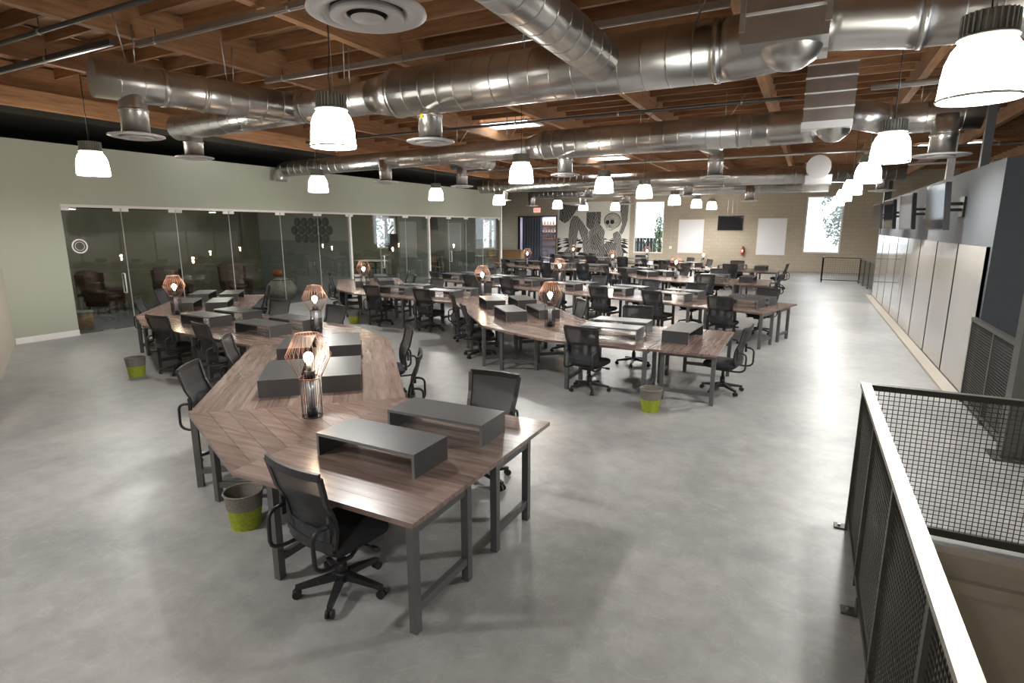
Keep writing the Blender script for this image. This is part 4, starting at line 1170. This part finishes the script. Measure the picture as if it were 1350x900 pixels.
cu = tag(obj('cushion', MB().puff((0, 0, .13), (.3, .26, .22), .6, 18, 9), 'orange', loc=(-15.85, 13.4, .80)), 'orange cushion lying on the grey beanbag', 'cushion')
tb = tag(empty('round_stool', (-15.5, 7.3, .012)), 'small round pale stool behind the edge of the sage wall', 'stool')
obj('seat', MB().puff((0, 0, .42), (.42, .42, .08), .9, 20, 6), 'sack', tb); obj('drum', MB().cyl((0, 0, 0), .19, 0, .39, 20), 'counter', tb)
# screen room: television on the divider, high table, stools
t = tag(empty('television', (-16.9, 21.3, 1.75), R(20)), 'dark television on stand post in the screen room', 'television')
obj('housing', MB().box(-.55, .55, -.04, .04, -.4, .4), 'black', t); obj('screen', MB().box(-.52, .52, -.045, -.041, -.37, .37), 'screen', t)
obj('post', MB().box(-.05, .05, .04, .1, -1.73, .2), 'black', t); obj('foot', MB().box(-.4, .4, -.2, .3, -1.738, -1.71), 'black', t)
t = tag(empty('high_table', (-17.0, 19.4, .012)), 'white topped high table in the screen room', 'table')
obj('top', MB().box(-.6, .6, -.4, .4, .98, 1.02), 'white', t)
for x in (-.5, .5):
    for y in (-.3, .3): obj('leg', MB().box(x-.02, x+.02, y-.02, y+.02, 0, .98), 'black', t)
obj('frame', MB().box(-.52, .52, -.32, .32, .93, .98), 'black', t)
for x, y, rz, lab in ((-16.2, 18.7, .3, 'black bar stool beside the high table nearest the glass'), (-17.3, 18.7, -.4, 'black bar stool at the inner end of the high table')):
    o = copy_tree(sp); o.location = (x, y, .012); o.rotation_euler.z = rz; tag(o, lab, 'bar stool', 'stools in the screen room')
# wooden chair room
def make_wood_chair():
    t = empty('wooden_chair')
    obj('seat', MB().box(-.21, .21, -.2, .22, .43, .46), 'counter', t)
    obj('backrest', MB().box(-.21, .21, -.23, -.2, .68, .95), 'counter', t)
    for x in (-1, 1):
        obj('leg', MB().bar((x*.18, -.2, .95), (x*.19, -.23, 0), .03, .03), 'black', t); obj('leg', MB().bar((x*.18, .19, .43), (x*.19, .21, 0), .03, .03), 'black', t)
    return t
wc = make_wood_chair()
for i, (x, y, rz, lab) in enumerate(((-16.6, 24.0, 2.6, 'wooden chair closest to the glass door in the wooden chair room'), (-17.2, 24.3, 3.4, 'wooden chair in the middle of the wooden chair room'), (-18.2, 23.6, 2.0, 'wooden chair near the outer window of the wooden chair room'))):
    o = wc if i == 0 else copy_tree(wc)
    o.location = (x, y, .012); o.rotation_euler.z = rz; tag(o, lab, 'chair', 'wooden chairs in the glass room')
t = tag(empty('round_table', (-17.5, 25.2, .012)), 'dark round table among the wooden chairs', 'table')
obj('top', MB().cyl((0, 0, 0), .5, .71, .74, 28), 'black', t); obj('column', MB().cyl((0, 0, 0), .04, .03, .71, 14), 'black', t); obj('foot', MB().cyl((0, 0, 0), .3, 0, .03, 24), 'black', t)
for x0, x1, y_, lab in ((-16.35, -15.5, 20.7, 'pale board on the divider wall of the screen room'), (-18.1, -17.3, 27.2, 'pale board on the end wall of the wooden chair room')):
    t = tag(empty('pin_board', ((x0+x1)/2, y_, 1.9)), lab, 'board')
    w = (x1-x0)/2
    obj('surface', MB().box(-w, w, -.02, 0, -.75, .75), 'roomlight', t); obj('frame', MB().box(-w-.015, w+.015, -.015, 0, -.765, .765), 'offwhite', t)

# ================================================================== outdoors seen through the windows
g_ = tag(obj('ground', MB().box(-60, 40, 36.3, 120, -.6, -.4).box(-60, -20, -5, 36.3, -.6, -.4), 'earth'), 'pale sunlit ground outside the windows', 'ground')
def tree(x, y, h, rad, n, lab, seed, m='farleaf'):
    rr = random.Random(seed)
    t = tag(empty('tree', (x, y, -.4)), lab, 'tree')
    tr_ = MB().tube([(0, 0, 0), (.05, 0, h*.4), (0, .05, h*.75)], .16, 8, r2=.06)
    for k_ in range(6):
        a_ = k_*1.05; tr_.tube([(0, 0, h*(.35+.06*k_)), (rad*.6*math.cos(a_), rad*.6*math.sin(a_), h*(.5+.07*k_))], .05, 6, r2=.015)
    obj('trunk', tr_, 'bark', t)
    lv = MB()
    for _ in range(n):
        while True:
            p = Vector((rr.uniform(-1, 1), rr.uniform(-1, 1), rr.uniform(-1, 1)))
            if p.length < 1 and p.length > .25: break
        c = Vector((p.x*rad, p.y*rad, h*.62+p.z*h*.42)); u = Vector((rr.uniform(-1, 1), rr.uniform(-1, 1), rr.uniform(-1, 1))).normalized(); v = u.orthogonal().normalized()
        s = rr.uniform(.07, .16)
        lv._add([c-u*s, c+v*s*.5, c+u*s, c-v*s*.5], [(0, 1, 2, 3)])
    lf = obj('foliage', lv, m, t); lf['kind'] = 'stuff'
tree(1.9, 42.0, 7.5, 1.5, 2600, 'leafy tree standing outside the far window by the aisle', 1)
tree(-9.05, 39.2, 3.6, .35, 260, 'slender green shrub outside the mural window', 2, 'leaf')
tree(-24.5, 29.5, 6.0, 1.6, 500, 'leafy tree outside the screen room window', 3)
tree(-23.5, 41.5, 6.5, 1.5, 500, 'leafy tree outside the window beyond the wooden chair room', 4)
t = tag(empty('board_fence', (-11.4, 41.0, -.4)), 'dark board fence outside the mural window', 'fence')
for i in range(14): obj('board', MB().box(-1.6+.24*i, -1.38+.24*i, -.015, .015, 0, 2.1), 'slate', t)
for z in (.5, 1.7): obj('rail', MB().box(-1.6, 1.75, .015, .06, z, z+.09), 'slate', t)
